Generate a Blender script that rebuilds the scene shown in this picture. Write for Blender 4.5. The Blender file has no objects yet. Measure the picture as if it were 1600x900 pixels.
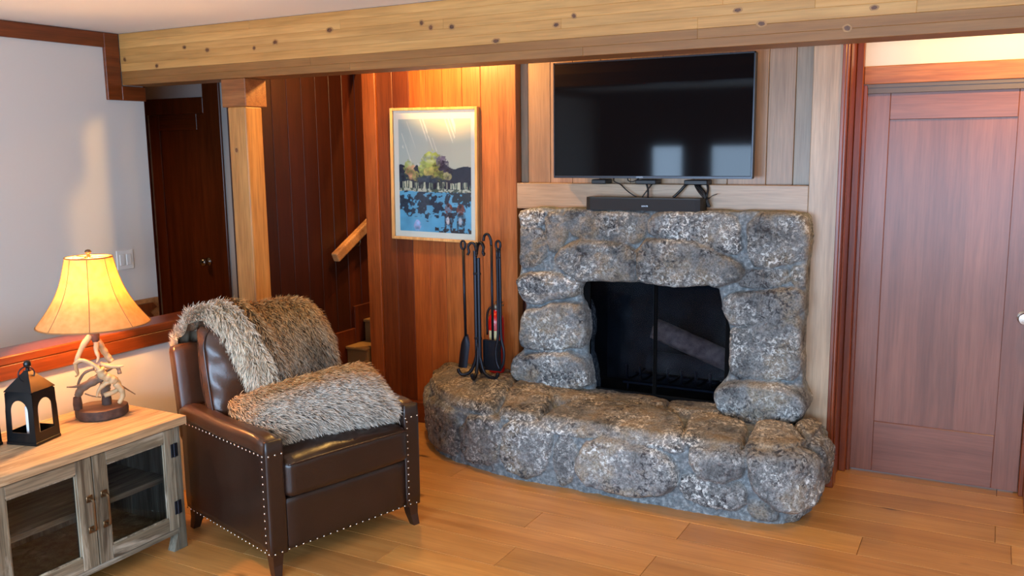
import bpy, bmesh, math, random
import numpy as np
from mathutils import Vector, Matrix
C = bpy.context.scene.collection
sc = bpy.context.scene
PI = math.pi
# ------------------------------------------------------------------ camera
def cam_axes(yaw, pitch, roll):
    f = Vector((-math.sin(yaw)*math.cos(pitch), math.cos(yaw)*math.cos(pitch), -math.sin(pitch)))
    r = Vector((math.cos(yaw), math.sin(yaw), 0)); u = r.cross(f)
    c, s = math.cos(roll), math.sin(roll)
    return c*r+s*u, -s*r+c*u, f
r, u, f = cam_axes(0.497192, 0.1549645, -0.0114999)
cd = bpy.data.cameras.new('camera'); cam = bpy.data.objects.new('camera', cd); C.objects.link(cam)
cam.matrix_world = Matrix(((r.x, u.x, -f.x, 0), (r.y, u.y, -f.y, 0), (r.z, u.z, -f.z, 1.745), (0, 0, 0, 1)))
cd.sensor_width = 36; cd.lens = 36*1400/1600; cd.clip_start = 0.05
sc.camera = cam
sc.view_settings.view_transform = 'Standard'; sc.view_settings.look = 'None'
sc.view_settings.gamma = 1; sc.view_settings.use_curve_mapping = False
sc.view_settings.exposure = 0.06
sc.cycles.use_denoising = True
sc.cycles.max_bounces = 8; sc.cycles.diffuse_bounces = 5; sc.cycles.glossy_bounces = 4
sc.cycles.transparent_max_bounces = 12; sc.cycles.sample_clamp_indirect = 6.0
# ------------------------------------------------------------------ world and lights
w = bpy.data.worlds.new('sky'); sc.world = w; w.use_nodes = True
wb = w.node_tree.nodes['Background']; wb.inputs[0].default_value = (0.55, 0.72, 1.0, 1); wb.inputs[1].default_value = 1.2
def area(name, loc, size, power, col, aim, sy=None):
    l = bpy.data.lights.new(name, 'AREA'); l.energy = power; l.color = col
    l.shape = 'RECTANGLE' if sy else 'SQUARE'; l.size = size
    if sy: l.size_y = sy
    o = bpy.data.objects.new(name, l); C.objects.link(o); o.location = loc
    o.rotation_euler = (Vector(aim)-Vector(loc)).to_track_quat('-Z', 'Y').to_euler(); return o
def spot(name, loc, power, col, aim=None, ang=120, blend=.8, rad=.05):
    l = bpy.data.lights.new(name, 'SPOT'); l.energy = power; l.color = col
    l.spot_size = math.radians(ang); l.spot_blend = blend; l.shadow_soft_size = rad
    o = bpy.data.objects.new(name, l); C.objects.link(o); o.location = loc
    aim = aim or (loc[0], loc[1], 0)
    o.rotation_euler = (Vector(aim)-Vector(loc)).to_track_quat('-Z', 'Y').to_euler(); return o
DAY = (0.50, 0.72, 1.0); WARM = (1.0, 0.56, 0.15); WARM2 = (1.0, 0.60, 0.28)
WINS = [(-3.80, -3.40), (-3.06, -1.15), (-0.75, 1.35)]
for a, b in WINS:
    area('window_daylight', ((a+b)/2, -1.53, 1.22), b-a-.04, 78*(b-a), DAY, ((a+b)/2, 3, 1.1), 1.04)
spot('can_light_painting', (-2.92, 4.20, 2.37), 70, WARM, None, 178, .15)
spot('can_light_door', (0.12, 4.42, 2.37), 46, WARM, None, 178, .15)
for x, y, p in ((-2.6, 1.0, 15), (-0.3, 1.8, 24), (-1.5, 2.75, 20), (-3.95, .3, 4)):
    spot('can_light', (x, y, 2.40), p, WARM2, None, 150, .9, .06)
spot('hall_fill_light', (-5.75, 3.75, 2.40), 38, WARM2, None, 150, .9, .06)  # added fill lamp without a fixture, brightens the hall door
spot('stair_light', (-2.95, 5.6, 3.8), 420, WARM, (-3.7, 5.0, 0.8), 120, .9, .05)
# ------------------------------------------------------------------ noise in numpy
_rs = np.random.RandomState(7); _T = _rs.rand(64, 64, 64)
def vnoise(P):
    P = np.asarray(P, float); i = np.floor(P).astype(int); fr = P-i; fr = fr*fr*(3-2*fr)
    o = 0
    for dx in (0, 1):
        for dy in (0, 1):
            for dz in (0, 1):
                wt = (fr[:, 0] if dx else 1-fr[:, 0])*(fr[:, 1] if dy else 1-fr[:, 1])*(fr[:, 2] if dz else 1-fr[:, 2])
                o = o+wt*_T[(i[:, 0]+dx) % 64, (i[:, 1]+dy) % 64, (i[:, 2]+dz) % 64]
    return o*2-1
def fbm(P, n=4):
    P = np.asarray(P, float); o = 0; a = .5
    for k in range(n): o = o+a*vnoise(P*2**k+17.3*k); a *= .5
    return o
# ------------------------------------------------------------------ mesh builder
class MB:
    def __init__(s): s.v = []; s.f = []; s.m = []; s.c = []; s.cur = (1, 1, 1, 0.5)
    def add(s, vs, fs, m=0):
        b = len(s.v); s.v += [tuple(q) for q in vs]
        for q in fs: s.f.append(tuple(b+i for i in q)); s.m.append(m); s.c.append(s.cur)
        return s
    def box(s, x0, x1, y0, y1, z0, z1, m=0, ch=0.0, T=None):
        if x0 > x1: x0, x1 = x1, x0
        if y0 > y1: y0, y1 = y1, y0
        if z0 > z1: z0, z1 = z1, z0
        bm = bmesh.new(); bmesh.ops.create_cube(bm, size=1)
        for q in bm.verts: q.co = Vector(((x0+x1)/2+q.co.x*(x1-x0), (y0+y1)/2+q.co.y*(y1-y0), (z0+z1)/2+q.co.z*(z1-z0)))
        if ch > 0:
            ch = min(ch, .45*min(x1-x0, y1-y0, z1-z0))
            bmesh.ops.bevel(bm, geom=bm.edges[:], offset=ch, segments=2 if ch > .004 else 1, affect='EDGES', profile=.5)
        if T is not None: bm.transform(T)
        bm.verts.index_update()
        s.add([q.co for q in bm.verts], [[q.index for q in fc.verts] for fc in bm.faces], m); bm.free(); return s
    def tube(s, pts, rad, n=8, m=0, closed=False, cap=True):
        P = [Vector(p) for p in pts]; N = len(P)
        if not hasattr(rad, '__len__'): rad = [rad]*N
        rings = []; ref = None
        for i in range(N):
            if closed: t = P[(i+1) % N]-P[i-1]
            else: t = P[min(i+1, N-1)]-P[max(i-1, 0)]
            t.normalize()
            if ref is None:
                ref = Vector((0, 0, 1)) if abs(t.z) < .9 else Vector((1, 0, 0))
            a = (ref-t*ref.dot(t)); a.normalize(); ref = a; b = t.cross(a)
            rings.append([P[i]+(a*math.cos(2*PI*k/n)+b*math.sin(2*PI*k/n))*rad[i] for k in range(n)])
        vs = [q for rg in rings for q in rg]; fs = []
        for i in range(N if closed else N-1):
            j = (i+1) % N
            for k in range(n): fs.append((i*n+k, i*n+(k+1) % n, j*n+(k+1) % n, j*n+k))
        if not closed and cap:
            fs.append(tuple(range(n-1, -1, -1))); fs.append(tuple((N-1)*n+k for k in range(n)))
        return s.add(vs, fs, m)
    def lathe(s, prof, n=24, o=(0, 0, 0), m=0, axis='z', cap=True):
        vs = []; fs = []
        for rr, z in prof:
            for k in range(n):
                a = 2*PI*k/n; p = (rr*math.cos(a), rr*math.sin(a), z)
                if axis == 'y': p = (p[0], p[2], -p[1])
                if axis == 'x': p = (p[2], p[0], p[1])
                vs.append((o[0]+p[0], o[1]+p[1], o[2]+p[2]))
        for i in range(len(prof)-1):
            for k in range(n): fs.append((i*n+k, i*n+(k+1) % n, (i+1)*n+(k+1) % n, (i+1)*n+k))
        if cap:
            fs.append(tuple(range(n-1, -1, -1))); fs.append(tuple((len(prof)-1)*n+k for k in range(n)))
        return s.add(vs, fs, m)
    def prism(s, poly, h0, h1, plane='xy', m=0):
        n = len(poly)
        def P(a, b, h): return {'xy': (a, b, h), 'xz': (a, h, b), 'yz': (h, a, b)}[plane]
        vs = [P(a, b, h0) for a, b in poly]+[P(a, b, h1) for a, b in poly]
        fs = [tuple(range(n-1, -1, -1)), tuple(range(n, 2*n))]+[(k, (k+1) % n, n+(k+1) % n, n+k) for k in range(n)]
        return s.add(vs, fs, m)
    def grid(s, P, m=0, closed_u=False):
        nu, nv = P.shape[:2]; fs = []
        for i in range(nu if closed_u else nu-1):
            j = (i+1) % nu
            for k in range(nv-1): fs.append((i*nv+k, j*nv+k, j*nv+k+1, i*nv+k+1))
        return s.add(P.reshape(-1, 3), fs, m)
    def rbox(s, cx, cy, cz, sx, sy, sz, rr, n=10, m=0, fn=None):
        vs = {}; L = []; fs = []
        def vid(i, j, k):
            if (i, j, k) not in vs:
                vs[(i, j, k)] = len(L)
                p = np.array([(i/n-.5)*sx, (j/n-.5)*sy, (k/n-.5)*sz]); h = np.array([sx, sy, sz])/2-rr
                q = np.clip(p, -h, h); d = p-q; l = np.linalg.norm(d)
                if l > 1e-9: p = q+d/l*rr
                if fn is not None: p = fn(p)
                L.append((cx+p[0], cy+p[1], cz+p[2]))
            return vs[(i, j, k)]
        for a in range(n):
            for b in range(n):
                for e in (0, n):
                    q1 = [vid(e, a, b), vid(e, a+1, b), vid(e, a+1, b+1), vid(e, a, b+1)]
                    q2 = [vid(a, e, b), vid(a, e, b+1), vid(a+1, e, b+1), vid(a+1, e, b)]
                    q3 = [vid(a, b, e), vid(a+1, b, e), vid(a+1, b+1, e), vid(a, b+1, e)]
                    for q in (q1, q2, q3): fs.append(tuple(q if e else q[::-1]))
        return s.add(L, fs, m)
    def build(s, name, mats, parent=None, smooth=False, loc=None, auto=None, fix=True):
        me = bpy.data.meshes.new(name); me.from_pydata(s.v, [], s.f)
        if not isinstance(mats, (list, tuple)): mats = [mats]
        for q in mats: me.materials.append(q)
        me.polygons.foreach_set('material_index', s.m)
        ca = me.color_attributes.new('tint', 'FLOAT_COLOR', 'CORNER')
        cnt = [len(q) for q in s.f]; arr = np.repeat(np.array(s.c, dtype=np.float32).reshape(-1, 4), cnt, axis=0)
        ca.data.foreach_set('color', arr.ravel())
        if fix:
            bm = bmesh.new(); bm.from_mesh(me); bmesh.ops.recalc_face_normals(bm, faces=bm.faces[:]); bm.to_mesh(me); bm.free()
        if smooth:
            me.polygons.foreach_set('use_smooth', [True]*len(me.polygons))
            if auto is not None: me.set_sharp_from_angle(angle=math.radians(auto))
        me.update()
        o = bpy.data.objects.new(name, me); C.objects.link(o)
        if parent: o.parent = parent
        if loc: o.location = loc
        return o
def thing(name, label, cat, loc=(0, 0, 0), rz=0, group=None):
    o = bpy.data.objects.new(name, None); C.objects.link(o); o.empty_display_size = .1
    o.location = loc; o.rotation_euler = (0, 0, rz); return tag(o, label, cat, group)
def tag(o, label, cat, group=None):
    o['label'] = label; o['category'] = cat
    if group: o['group'] = group
    return o
def struct(o, label, cat):
    o['kind'] = 'structure'; return tag(o, label, cat)
def spline(P, n=8, closed=False):
    P = [np.array(p, float) for p in P]
    if closed: Q = [P[-1]]+P+P[:2]
    else: Q = [2*P[0]-P[1]]+P+[2*P[-1]-P[-2]]
    o = []
    for i in range(1, len(Q)-2):
        a, b, c, d = Q[i-1:i+3]
        for k in range(n):
            t = k/n
            o.append(.5*((2*b)+(-a+c)*t+(2*a-5*b+4*c-d)*t*t+(-a+3*b-3*c+d)*t**3))
    if not closed: o.append(Q[-2])
    return np.array(o)
# ------------------------------------------------------------------ materials
def lin(r, g, b):
    return tuple(((c/255)/12.92 if c <= 10 else (((c/255)+.055)/1.055)**2.4) for c in (r, g, b))+(1,)
def newmat(name):
    m = bpy.data.materials.new(name); m.use_nodes = True; nt = m.node_tree
    return m, nt, nt.nodes['Principled BSDF']
def N(nt, t, **kw):
    n = nt.nodes.new(t)
    for k, v in kw.items():
        if k.startswith('i_'):
            n.inputs[k[2:] if not k[2:].isdigit() else int(k[2:])].default_value = v
        else: setattr(n, k, v)
    return n
def ramp(nt, fac, stops):
    n = nt.nodes.new('ShaderNodeValToRGB'); e = n.color_ramp.elements
    while len(e) < len(stops): e.new(.5)
    for q, (p, c) in zip(e, stops): q.position = p; q.color = c
    nt.links.new(fac, n.inputs[0]); return n.outputs[0]
def mixc(nt, fac, a, b, mode='MIX'):
    n = nt.nodes.new('ShaderNodeMix'); n.data_type = 'RGBA'; n.blend_type = mode
    for s, v in ((n.inputs[0], fac), (n.inputs[6], a), (n.inputs[7], b)):
        if isinstance(v, bpy.types.NodeSocket): nt.links.new(v, s)
        else: s.default_value = v
    return n.outputs[2]
def plain(name, col, rough=.5, metal=0, spec=.5, bump=0, bscale=200, var=0, vscale=8, coat=0):
    m, nt, b = newmat(name)
    b.inputs['Base Color'].default_value = col; b.inputs['Roughness'].default_value = rough
    b.inputs['Metallic'].default_value = metal; b.inputs['Specular IOR Level'].default_value = spec
    if coat: b.inputs['Coat Weight'].default_value = coat; b.inputs['Coat Roughness'].default_value = .25
    tc = N(nt, 'ShaderNodeTexCoord')
    if var:
        nz = N(nt, 'ShaderNodeTexNoise', i_Scale=vscale, i_Detail=4.0); nt.links.new(tc.outputs['Object'], nz.inputs['Vector'])
        lo = tuple(c*(1-var) for c in col[:3])+(1,); hi = tuple(min(1, c*(1+var)) for c in col[:3])+(1,)
        nt.links.new(ramp(nt, nz.outputs[0], [(.3, lo), (.7, hi)]), b.inputs['Base Color'])
    if bump:
        nz = N(nt, 'ShaderNodeTexNoise', i_Scale=bscale, i_Detail=3.0); nt.links.new(tc.outputs['Object'], nz.inputs['Vector'])
        bp = N(nt, 'ShaderNodeBump', i_Strength=bump, i_Distance=.002); nt.links.new(nz.outputs[0], bp.inputs['Height'])
        nt.links.new(bp.outputs[0], b.inputs['Normal'])
    return m
def wood(name, dark, mid, light, axis='z', rough=.45, freq=26, streak=.6, knots=0, coat=0, knot_scale=2.2, spec=.4, flat=None, contrast=1.0, patch=None):
    m, nt, b = newmat(name); L = nt.links
    tc = N(nt, 'ShaderNodeTexCoord'); at = N(nt, 'ShaderNodeVertexColor', layer_name='tint')
    sep = N(nt, 'ShaderNodeMath', operation='MULTIPLY'); sep.inputs[1].default_value = 37.0; L.new(at.outputs['Alpha'], sep.inputs[0])
    off = N(nt, 'ShaderNodeCombineXYZ')
    for k in range(3): L.new(sep.outputs[0], off.inputs[k])
    ad = N(nt, 'ShaderNodeVectorMath', operation='ADD'); L.new(tc.outputs['Object'], ad.inputs[0]); L.new(off.outputs[0], ad.inputs[1])
    sc3 = {'x': (.55, 1, 1), 'y': (1, .55, 1), 'z': (1, 1, .55)}[axis]
    st = {'x': (.05, 1, 1), 'y': (1, .05, 1), 'z': (1, 1, .05)}[axis]
    wv = N(nt, 'ShaderNodeTexNoise', i_Scale=3.0, i_Detail=3.0, i_Distortion=.4)
    mp = N(nt, 'ShaderNodeMapping'); mp.inputs['Scale'].default_value = tuple(k*1.0 for k in st); L.new(ad.outputs[0], mp.inputs['Vector'])
    L.new(mp.outputs[0], wv.inputs['Vector']); wv.inputs['Scale'].default_value = freq
    fi = N(nt, 'ShaderNodeTexNoise', i_Scale=freq*6, i_Detail=2.0); L.new(mp.outputs[0], fi.inputs['Vector'])
    br = N(nt, 'ShaderNodeTexNoise', i_Scale=2.5, i_Detail=2.0); L.new(ad.outputs[0], br.inputs['Vector'])
    c1 = ramp(nt, wv.outputs[0], [(.5-.32/contrast, dark), (.5, mid), (.5+.32/contrast, light)])
    c2 = ramp(nt, fi.outputs[0], [(.3, (1-streak*.5,)*3+(1,)), (.62, (1, 1, 1, 1))])
    c = mixc(nt, 1.0, c1, c2, 'MULTIPLY')
    c3 = ramp(nt, br.outputs[0], [(.3, (.88, .87, .86, 1)), (.7, (1.05, 1.05, 1.05, 1))]); c = mixc(nt, 1.0, c, c3, 'MULTIPLY')
    if knots:
        vo = N(nt, 'ShaderNodeTexVoronoi', i_Scale=knot_scale, i_Randomness=1.0)
        mk = N(nt, 'ShaderNodeMapping'); ks = list({'x': (.6, 1.2, 1.2), 'y': (1.2, .6, 1.2), 'z': (1.2, 1.2, .6)}[axis])
        if flat is not None: ks[flat] = 0.0
        mk.inputs['Scale'].default_value = tuple(ks)
        L.new(ad.outputs[0], mk.inputs['Vector']); L.new(mk.outputs[0], vo.inputs['Vector'])
        kf = ramp(nt, vo.outputs['Distance'], [(0, (1, 1, 1, 1)), (.025*knots, (.9, .9, .9, 1)), (.06*knots, (0, 0, 0, 1))])
        c = mixc(nt, kf, c, tuple(k*.28 for k in dark[:3])+(1,))
    if patch is not None:
        for seed, sc_, col, lo, hi in patch:
            pn = N(nt, 'ShaderNodeTexNoise', i_Scale=sc_, i_Detail=5.0, i_Roughness=.65, i_Distortion=.5); pm = N(nt, 'ShaderNodeMapping')
            pm.inputs['Scale'].default_value = tuple(.16 if q < .1 else 1.0 for q in st); pm.inputs['Location'].default_value = (seed, seed*.7, seed*1.3)
            L.new(ad.outputs[0], pm.inputs['Vector']); L.new(pm.outputs[0], pn.inputs['Vector'])
            c = mixc(nt, ramp(nt, pn.outputs[0], [(lo, (0, 0, 0, 1)), (hi, (.85, .85, .85, 1))]), c, col)
    c = mixc(nt, 1.0, c, at.outputs['Color'], 'MULTIPLY')
    L.new(c, b.inputs['Base Color']); b.inputs['Roughness'].default_value = rough; b.inputs['Specular IOR Level'].default_value = spec
    if coat: b.inputs['Coat Weight'].default_value = coat; b.inputs['Coat Roughness'].default_value = .3
    bp = N(nt, 'ShaderNodeBump', i_Strength=.12, i_Distance=.002); L.new(fi.outputs[0], bp.inputs['Height']); L.new(bp.outputs[0], b.inputs['Normal'])
    return m
M = {}
M['wall'] = plain('painted_drywall', lin(210, 204, 196), .75, bump=.08, bscale=180)
M['ceil'] = plain('ceiling_paint', lin(232, 226, 216), .85, bump=.1, bscale=120)
M['fir'] = wood('fir_boards', lin(142, 86, 42), lin(170, 108, 58), lin(186, 126, 74), 'z', .42, 24)  # left-wall fir, darkened in colour where daylight does not reach
M['pale'] = wood('daylit_fir_boards', lin(152, 126, 100), lin(180, 154, 126), lin(194, 170, 144), 'z', .38, 24, .4, coat=.15)  # same fir with the daylight sheen painted in as a paler, greyer colour
M['palex'] = wood('daylit_fir_board_level', lin(152, 126, 100), lin(180, 154, 126), lin(194, 170, 144), 'x', .38, 24, .4, coat=.15)
M['firx'] = wood('fir_board_level', lin(150, 92, 48), lin(188, 128, 76), lin(206, 152, 100), 'x', .42, 24)
M['red'] = wood('red_trim', lin(90, 40, 15), lin(118, 56, 23), lin(138, 70, 32), 'z', .33, 22, coat=.25)
M['redx'] = wood('red_trim_level', lin(90, 40, 15), lin(118, 56, 23), lin(138, 70, 32), 'x', .33, 22, coat=.25)
M['redy'] = wood('red_trim_deep', lin(90, 40, 15), lin(118, 56, 23), lin(138, 70, 32), 'y', .3, 22, coat=.3)
M['dark'] = wood('dark_cedar', lin(70, 27, 10), lin(90, 37, 15), lin(104, 46, 20), 'z', .45, 24)
M['door'] = wood('door_fir', lin(116, 68, 52), lin(136, 85, 67), lin(150, 98, 78), 'z', .36, 20, .4, coat=.25)
M['doorx'] = wood('door_fir_level', lin(116, 68, 52), lin(136, 85, 67), lin(150, 98, 78), 'x', .36, 20, .4, coat=.25)
M['pine'] = wood('pine_beam', lin(180, 128, 66), lin(198, 146, 82), lin(210, 162, 98), 'x', .45, 20, .35)
M['knot'] = plain('pine_knot', lin(98, 58, 28), .5, var=.5, vscale=60); M['knot2'] = plain('pine_knot_ring', lin(160, 112, 60), .5, var=.2, vscale=60)
M['post'] = wood('pine_post', lin(168, 110, 54), lin(190, 134, 74), lin(202, 150, 90), 'z', .42, 20, .6)
M['oak'] = wood('oak_floor', lin(176, 120, 62), lin(198, 142, 78), lin(210, 156, 92), 'x', .32, 16, .3, knots=1.25, coat=.2, knot_scale=2.3, flat=2)
M['weath'] = wood('weathered_board', lin(96, 84, 66), lin(134, 124, 104), lin(160, 152, 132), 'z', .7, 26, .9, contrast=1.4, patch=[(3, 9, lin(72, 60, 46), .56, .66), (11, 12, lin(182, 176, 160), .56, .68), (23, 6, lin(120, 74, 52), .63, .70)])
M['weathy'] = wood('weathered_board_level', lin(96, 84, 66), lin(134, 124, 104), lin(160, 152, 132), 'y', .7, 26, .9, contrast=1.4, patch=[(3, 9, lin(72, 60, 46), .56, .66), (11, 12, lin(182, 176, 160), .56, .68), (23, 6, lin(120, 74, 52), .63, .70)])
M['ctop'] = wood('console_top', lin(160, 128, 94), lin(192, 160, 122), lin(206, 178, 142), 'y', .6, 20, .8, contrast=1.3, patch=[(5, 8, lin(122, 104, 84), .56, .68), (15, 11, lin(216, 196, 164), .58, .70)])
M['black'] = plain('black_metal', lin(16, 16, 18), .3, .5, .8)
M['iron'] = plain('wrought_iron', lin(40, 42, 50), .42, .7, bump=.3, bscale=90)
M['plastic'] = plain('black_plastic', lin(16, 17, 20), .45)
M['brass'] = plain('aged_bronze', lin(116, 92, 66), .35, .9)
M['nickel'] = plain('satin_nickel', lin(190, 182, 172), .22, 1)
M['nail'] = plain('nailhead', lin(206, 196, 184), .25, 1)
M['leather'] = plain('dark_leather', lin(37, 22, 16), .30, bump=.25, bscale=260, var=.18, vscale=7, coat=.12)
M['leather2'] = plain('brown_leather', lin(62, 38, 25), .30, bump=.25, bscale=240, var=.25, vscale=6, coat=.15)  # lighter brown leather for arm pads, back shell and back cushion
M['leg'] = plain('chair_leg_wood', lin(44, 22, 14), .3, coat=.3)
M['white'] = plain('white_plastic', lin(226, 222, 214), .35)
M['wax'] = plain('candle_wax', lin(226, 220, 214), .5); M['wax'].node_tree.nodes['Principled BSDF'].inputs['Subsurface Weight'].default_value = .15
M['red_paint'] = plain('red_enamel', lin(196, 22, 20), .25, coat=.4)
M['soot'] = plain('firebox_soot', lin(34, 35, 38), .9, bump=.1, bscale=30, var=.5, vscale=9)
M['log'] = plain('burnt_log', lin(132, 108, 98), .9, bump=.9, bscale=40, var=.45, vscale=26)
M['carpet'] = plain('stair_carpet', lin(122, 88, 48), .95, bump=.6, bscale=300)
M['antler'] = plain('antler', lin(184, 160, 120), .5, bump=.3, bscale=80, var=.2, vscale=22)
M['antler_dark'] = plain('antler_grey', lin(112, 98, 84), .6, bump=.4, bscale=90, var=.3, vscale=30)
M['bark'] = plain('bark_rim', lin(70, 52, 44), .8, bump=.9, bscale=60, var=.4, vscale=40)
def m_screen():
    m, nt, b = newmat('tv_screen'); b.inputs['Base Color'].default_value = (.004, .004, .005, 1)
    b.inputs['Roughness'].default_value = .05; b.inputs['Specular IOR Level'].default_value = .16; return m
M['screen'] = m_screen()
def m_glass(name, tint, ior=1.3, rough=.02):
    m = bpy.data.materials.new(name); m.use_nodes = True; nt = m.node_tree; nt.nodes.clear()
    o = N(nt, 'ShaderNodeOutputMaterial'); t = N(nt, 'ShaderNodeBsdfTransparent'); t.inputs[0].default_value = tint
    g = N(nt, 'ShaderNodeBsdfGlossy'); g.inputs['Roughness'].default_value = rough
    fr = N(nt, 'ShaderNodeFresnel'); fr.inputs[0].default_value = ior
    mx = N(nt, 'ShaderNodeMixShader'); nt.links.new(fr.outputs[0], mx.inputs[0]); nt.links.new(t.outputs[0], mx.inputs[1]); nt.links.new(g.outputs[0], mx.inputs[2])
    nt.links.new(mx.outputs[0], o.inputs[0]); return m
M['glass'] = m_glass('clear_glass', (.9, .93, .95, 1)); M['fireglass'] = m_glass('smoked_glass', (.62, .66, .72, 1), 1.14)
def m_shade():
    m = bpy.data.materials.new('parchment_shade'); m.use_nodes = True; nt = m.node_tree; nt.nodes.clear()
    o = N(nt, 'ShaderNodeOutputMaterial'); d = N(nt, 'ShaderNodeBsdfDiffuse'); t = N(nt, 'ShaderNodeBsdfTranslucent')
    tc = N(nt, 'ShaderNodeTexCoord'); nz = N(nt, 'ShaderNodeTexNoise', i_Scale=30.0, i_Detail=4.0); nt.links.new(tc.outputs['Object'], nz.inputs['Vector'])
    c = ramp(nt, nz.outputs[0], [(.3, lin(200, 144, 86)), (.7, lin(216, 164, 104))])
    nt.links.new(c, d.inputs[0]); c2 = mixc(nt, 1.0, c, (1, .78, .42, 1), 'MULTIPLY'); nt.links.new(c2, t.inputs[0])
    mx = N(nt, 'ShaderNodeMixShader'); mx.inputs[0].default_value = .10
    nt.links.new(d.outputs[0], mx.inputs[1]); nt.links.new(t.outputs[0], mx.inputs[2]); nt.links.new(mx.outputs[0], o.inputs[0]); return m
M['shade'] = m_shade()
def m_emit(name, col, s):
    m = bpy.data.materials.new(name); m.use_nodes = True; nt = m.node_tree; nt.nodes.clear()
    o = N(nt, 'ShaderNodeOutputMaterial'); e = N(nt, 'ShaderNodeEmission'); e.inputs[0].default_value = col; e.inputs[1].default_value = s
    nt.links.new(e.outputs[0], o.inputs[0]); return m
M['bulb'] = m_emit('lit_bulb', (1, .50, .17, 1), 1100)
def m_vcol(name, rough=.8, spec=.3, sheen=0):
    m, nt, b = newmat(name); a = N(nt, 'ShaderNodeVertexColor', layer_name='tint'); nt.links.new(a.outputs[0], b.inputs['Base Color'])
    b.inputs['Roughness'].default_value = rough; b.inputs['Specular IOR Level'].default_value = spec
    return m
M['fur'] = m_vcol('faux_fur', .55, .35); M['print'] = m_vcol('printed_paper', .6, .3)
def m_stone():
    m, nt, b = newmat('field_stone'); L = nt.links; tc = N(nt, 'ShaderNodeTexCoord'); at = N(nt, 'ShaderNodeVertexColor', layer_name='tint')
    sp = N(nt, 'ShaderNodeSeparateColor'); L.new(at.outputs['Color'], sp.inputs[0])
    def nz(s, d=4., r=.6, dist=0.):
        n = N(nt, 'ShaderNodeTexNoise', i_Scale=s, i_Detail=d, i_Roughness=r, i_Distortion=dist)
        ad = N(nt, 'ShaderNodeVectorMath', operation='ADD'); L.new(tc.outputs['Object'], ad.inputs[0]); ad.inputs[1].default_value = (s, s*.3, -s)
        L.new(ad.outputs[0], n.inputs['Vector']); return n.outputs[0]
    W = (1, 1, 1, 1); K = (0, 0, 0, 1)
    big = nz(6, 4.); c = ramp(nt, big, [(.34, lin(84, 88, 90)), (.5, lin(120, 123, 124)), (.62, lin(126, 118, 104)), (.72, lin(150, 150, 146))])
    gr = nz(110, 3.); c = mixc(nt, 1.0, c, ramp(nt, gr, [(.3, (.42, .42, .42, 1)), (.62, (1.2, 1.2, 1.2, 1))]), 'MULTIPLY')
    dk = ramp(nt, nz(34, 7., .74, .8), [(.48, K), (.57, W)]); dkm = ramp(nt, nz(5.2, 3.), [(.44, K), (.58, W)])
    mm = mixc(nt, 1.0, dk, dkm, 'MULTIPLY'); c = mixc(nt, mm, c, lin(44, 44, 48))
    lt = ramp(nt, nz(50, 7., .8, .5), [(.51, K), (.58, W)]); ltm = ramp(nt, nz(4.2, 3.), [(.42, K), (.60, W)])
    mm = mixc(nt, 1.0, lt, ltm, 'MULTIPLY'); c = mixc(nt, mm, c, lin(208, 213, 212))
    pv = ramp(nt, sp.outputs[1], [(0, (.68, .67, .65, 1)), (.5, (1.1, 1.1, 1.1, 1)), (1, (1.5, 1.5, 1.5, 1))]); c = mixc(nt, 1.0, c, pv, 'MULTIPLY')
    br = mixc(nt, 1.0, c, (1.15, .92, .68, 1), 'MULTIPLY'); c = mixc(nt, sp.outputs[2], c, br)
    mo = ramp(nt, nz(48, 6., .7), [(.32, lin(82, 88, 92)), (.52, lin(120, 127, 130)), (.70, lin(176, 182, 182))])
    mg = N(nt, 'ShaderNodeMath', operation='MULTIPLY_ADD'); L.new(nz(24, 5., .7), mg.inputs[0]); mg.inputs[1].default_value = 1.5; mg.inputs[2].default_value = -.70
    ms = N(nt, 'ShaderNodeMath', operation='ADD', use_clamp=True); L.new(sp.outputs[0], ms.inputs[0]); L.new(mg.outputs[0], ms.inputs[1])
    c = mixc(nt, ms.outputs[0], mo, c)
    L.new(c, b.inputs['Base Color']); b.inputs['Roughness'].default_value = .72; b.inputs['Specular IOR Level'].default_value = .4
    h1 = nz(55, 6., .7); bp = N(nt, 'ShaderNodeBump', i_Strength=.75, i_Distance=.012); L.new(h1, bp.inputs['Height']); L.new(bp.outputs[0], b.inputs['Normal'])
    return m
M['stone'] = m_stone()
random.seed(3); rng = np.random.RandomState(11)
def tint(k, var=.06):
    k = k if hasattr(k, '__len__') else (k, k, k)
    v = 1+random.uniform(-var, var); return (k[0]*v, k[1]*v, k[2]*v, random.random())
# ================================================================== SETTING
YW = 4.653; ZC = 2.42; ZB = 2.13; YB0, YB1 = 3.604, 3.785
# ---- floor: oak planks 0.2 m wide running along x, joints where the photo shows them
mb = MB(); known = {3.49: [-1.845], 3.69: [-1.175], 3.89: [-.44], 3.29: [-1.2], 3.09: [-1.78], 4.09: [.145], 4.29: [-1.6]}
y = 3.49-.2*28
while y < 5.2:
    k = round(y, 2); js = [known[k][0]] if k in known else [random.uniform(-1, 1)]
    while js[-1] < 4: js.append(js[-1]+random.uniform(1.5, 2.2))
    while js[0] > -8.5: js.insert(0, js[0]-random.uniform(1.5, 2.2))
    for a, b in zip(js, js[1:]):
        t = random.choice([.86, .96, 1.0, 1.06, .9]); mb.cur = tint((t, t*random.uniform(.95, 1), t*random.uniform(.88, 1)), .03)
        mb.box(a+.0009, b-.0009, y+.0009, y+.1991, -.02, 0, 0, .0016)
    y += .2
fl = mb.build('floor', M['oak']); struct(fl, 'wide honey oak plank floor of the room', 'floor')
mb = MB(); mb.box(-8.5, 4, -2.2, 5.3, -.08, -.021); struct(mb.build('floor', plain('subfloor', lin(90, 70, 50), .9)), 'dark subfloor below the oak planks', 'floor')
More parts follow.
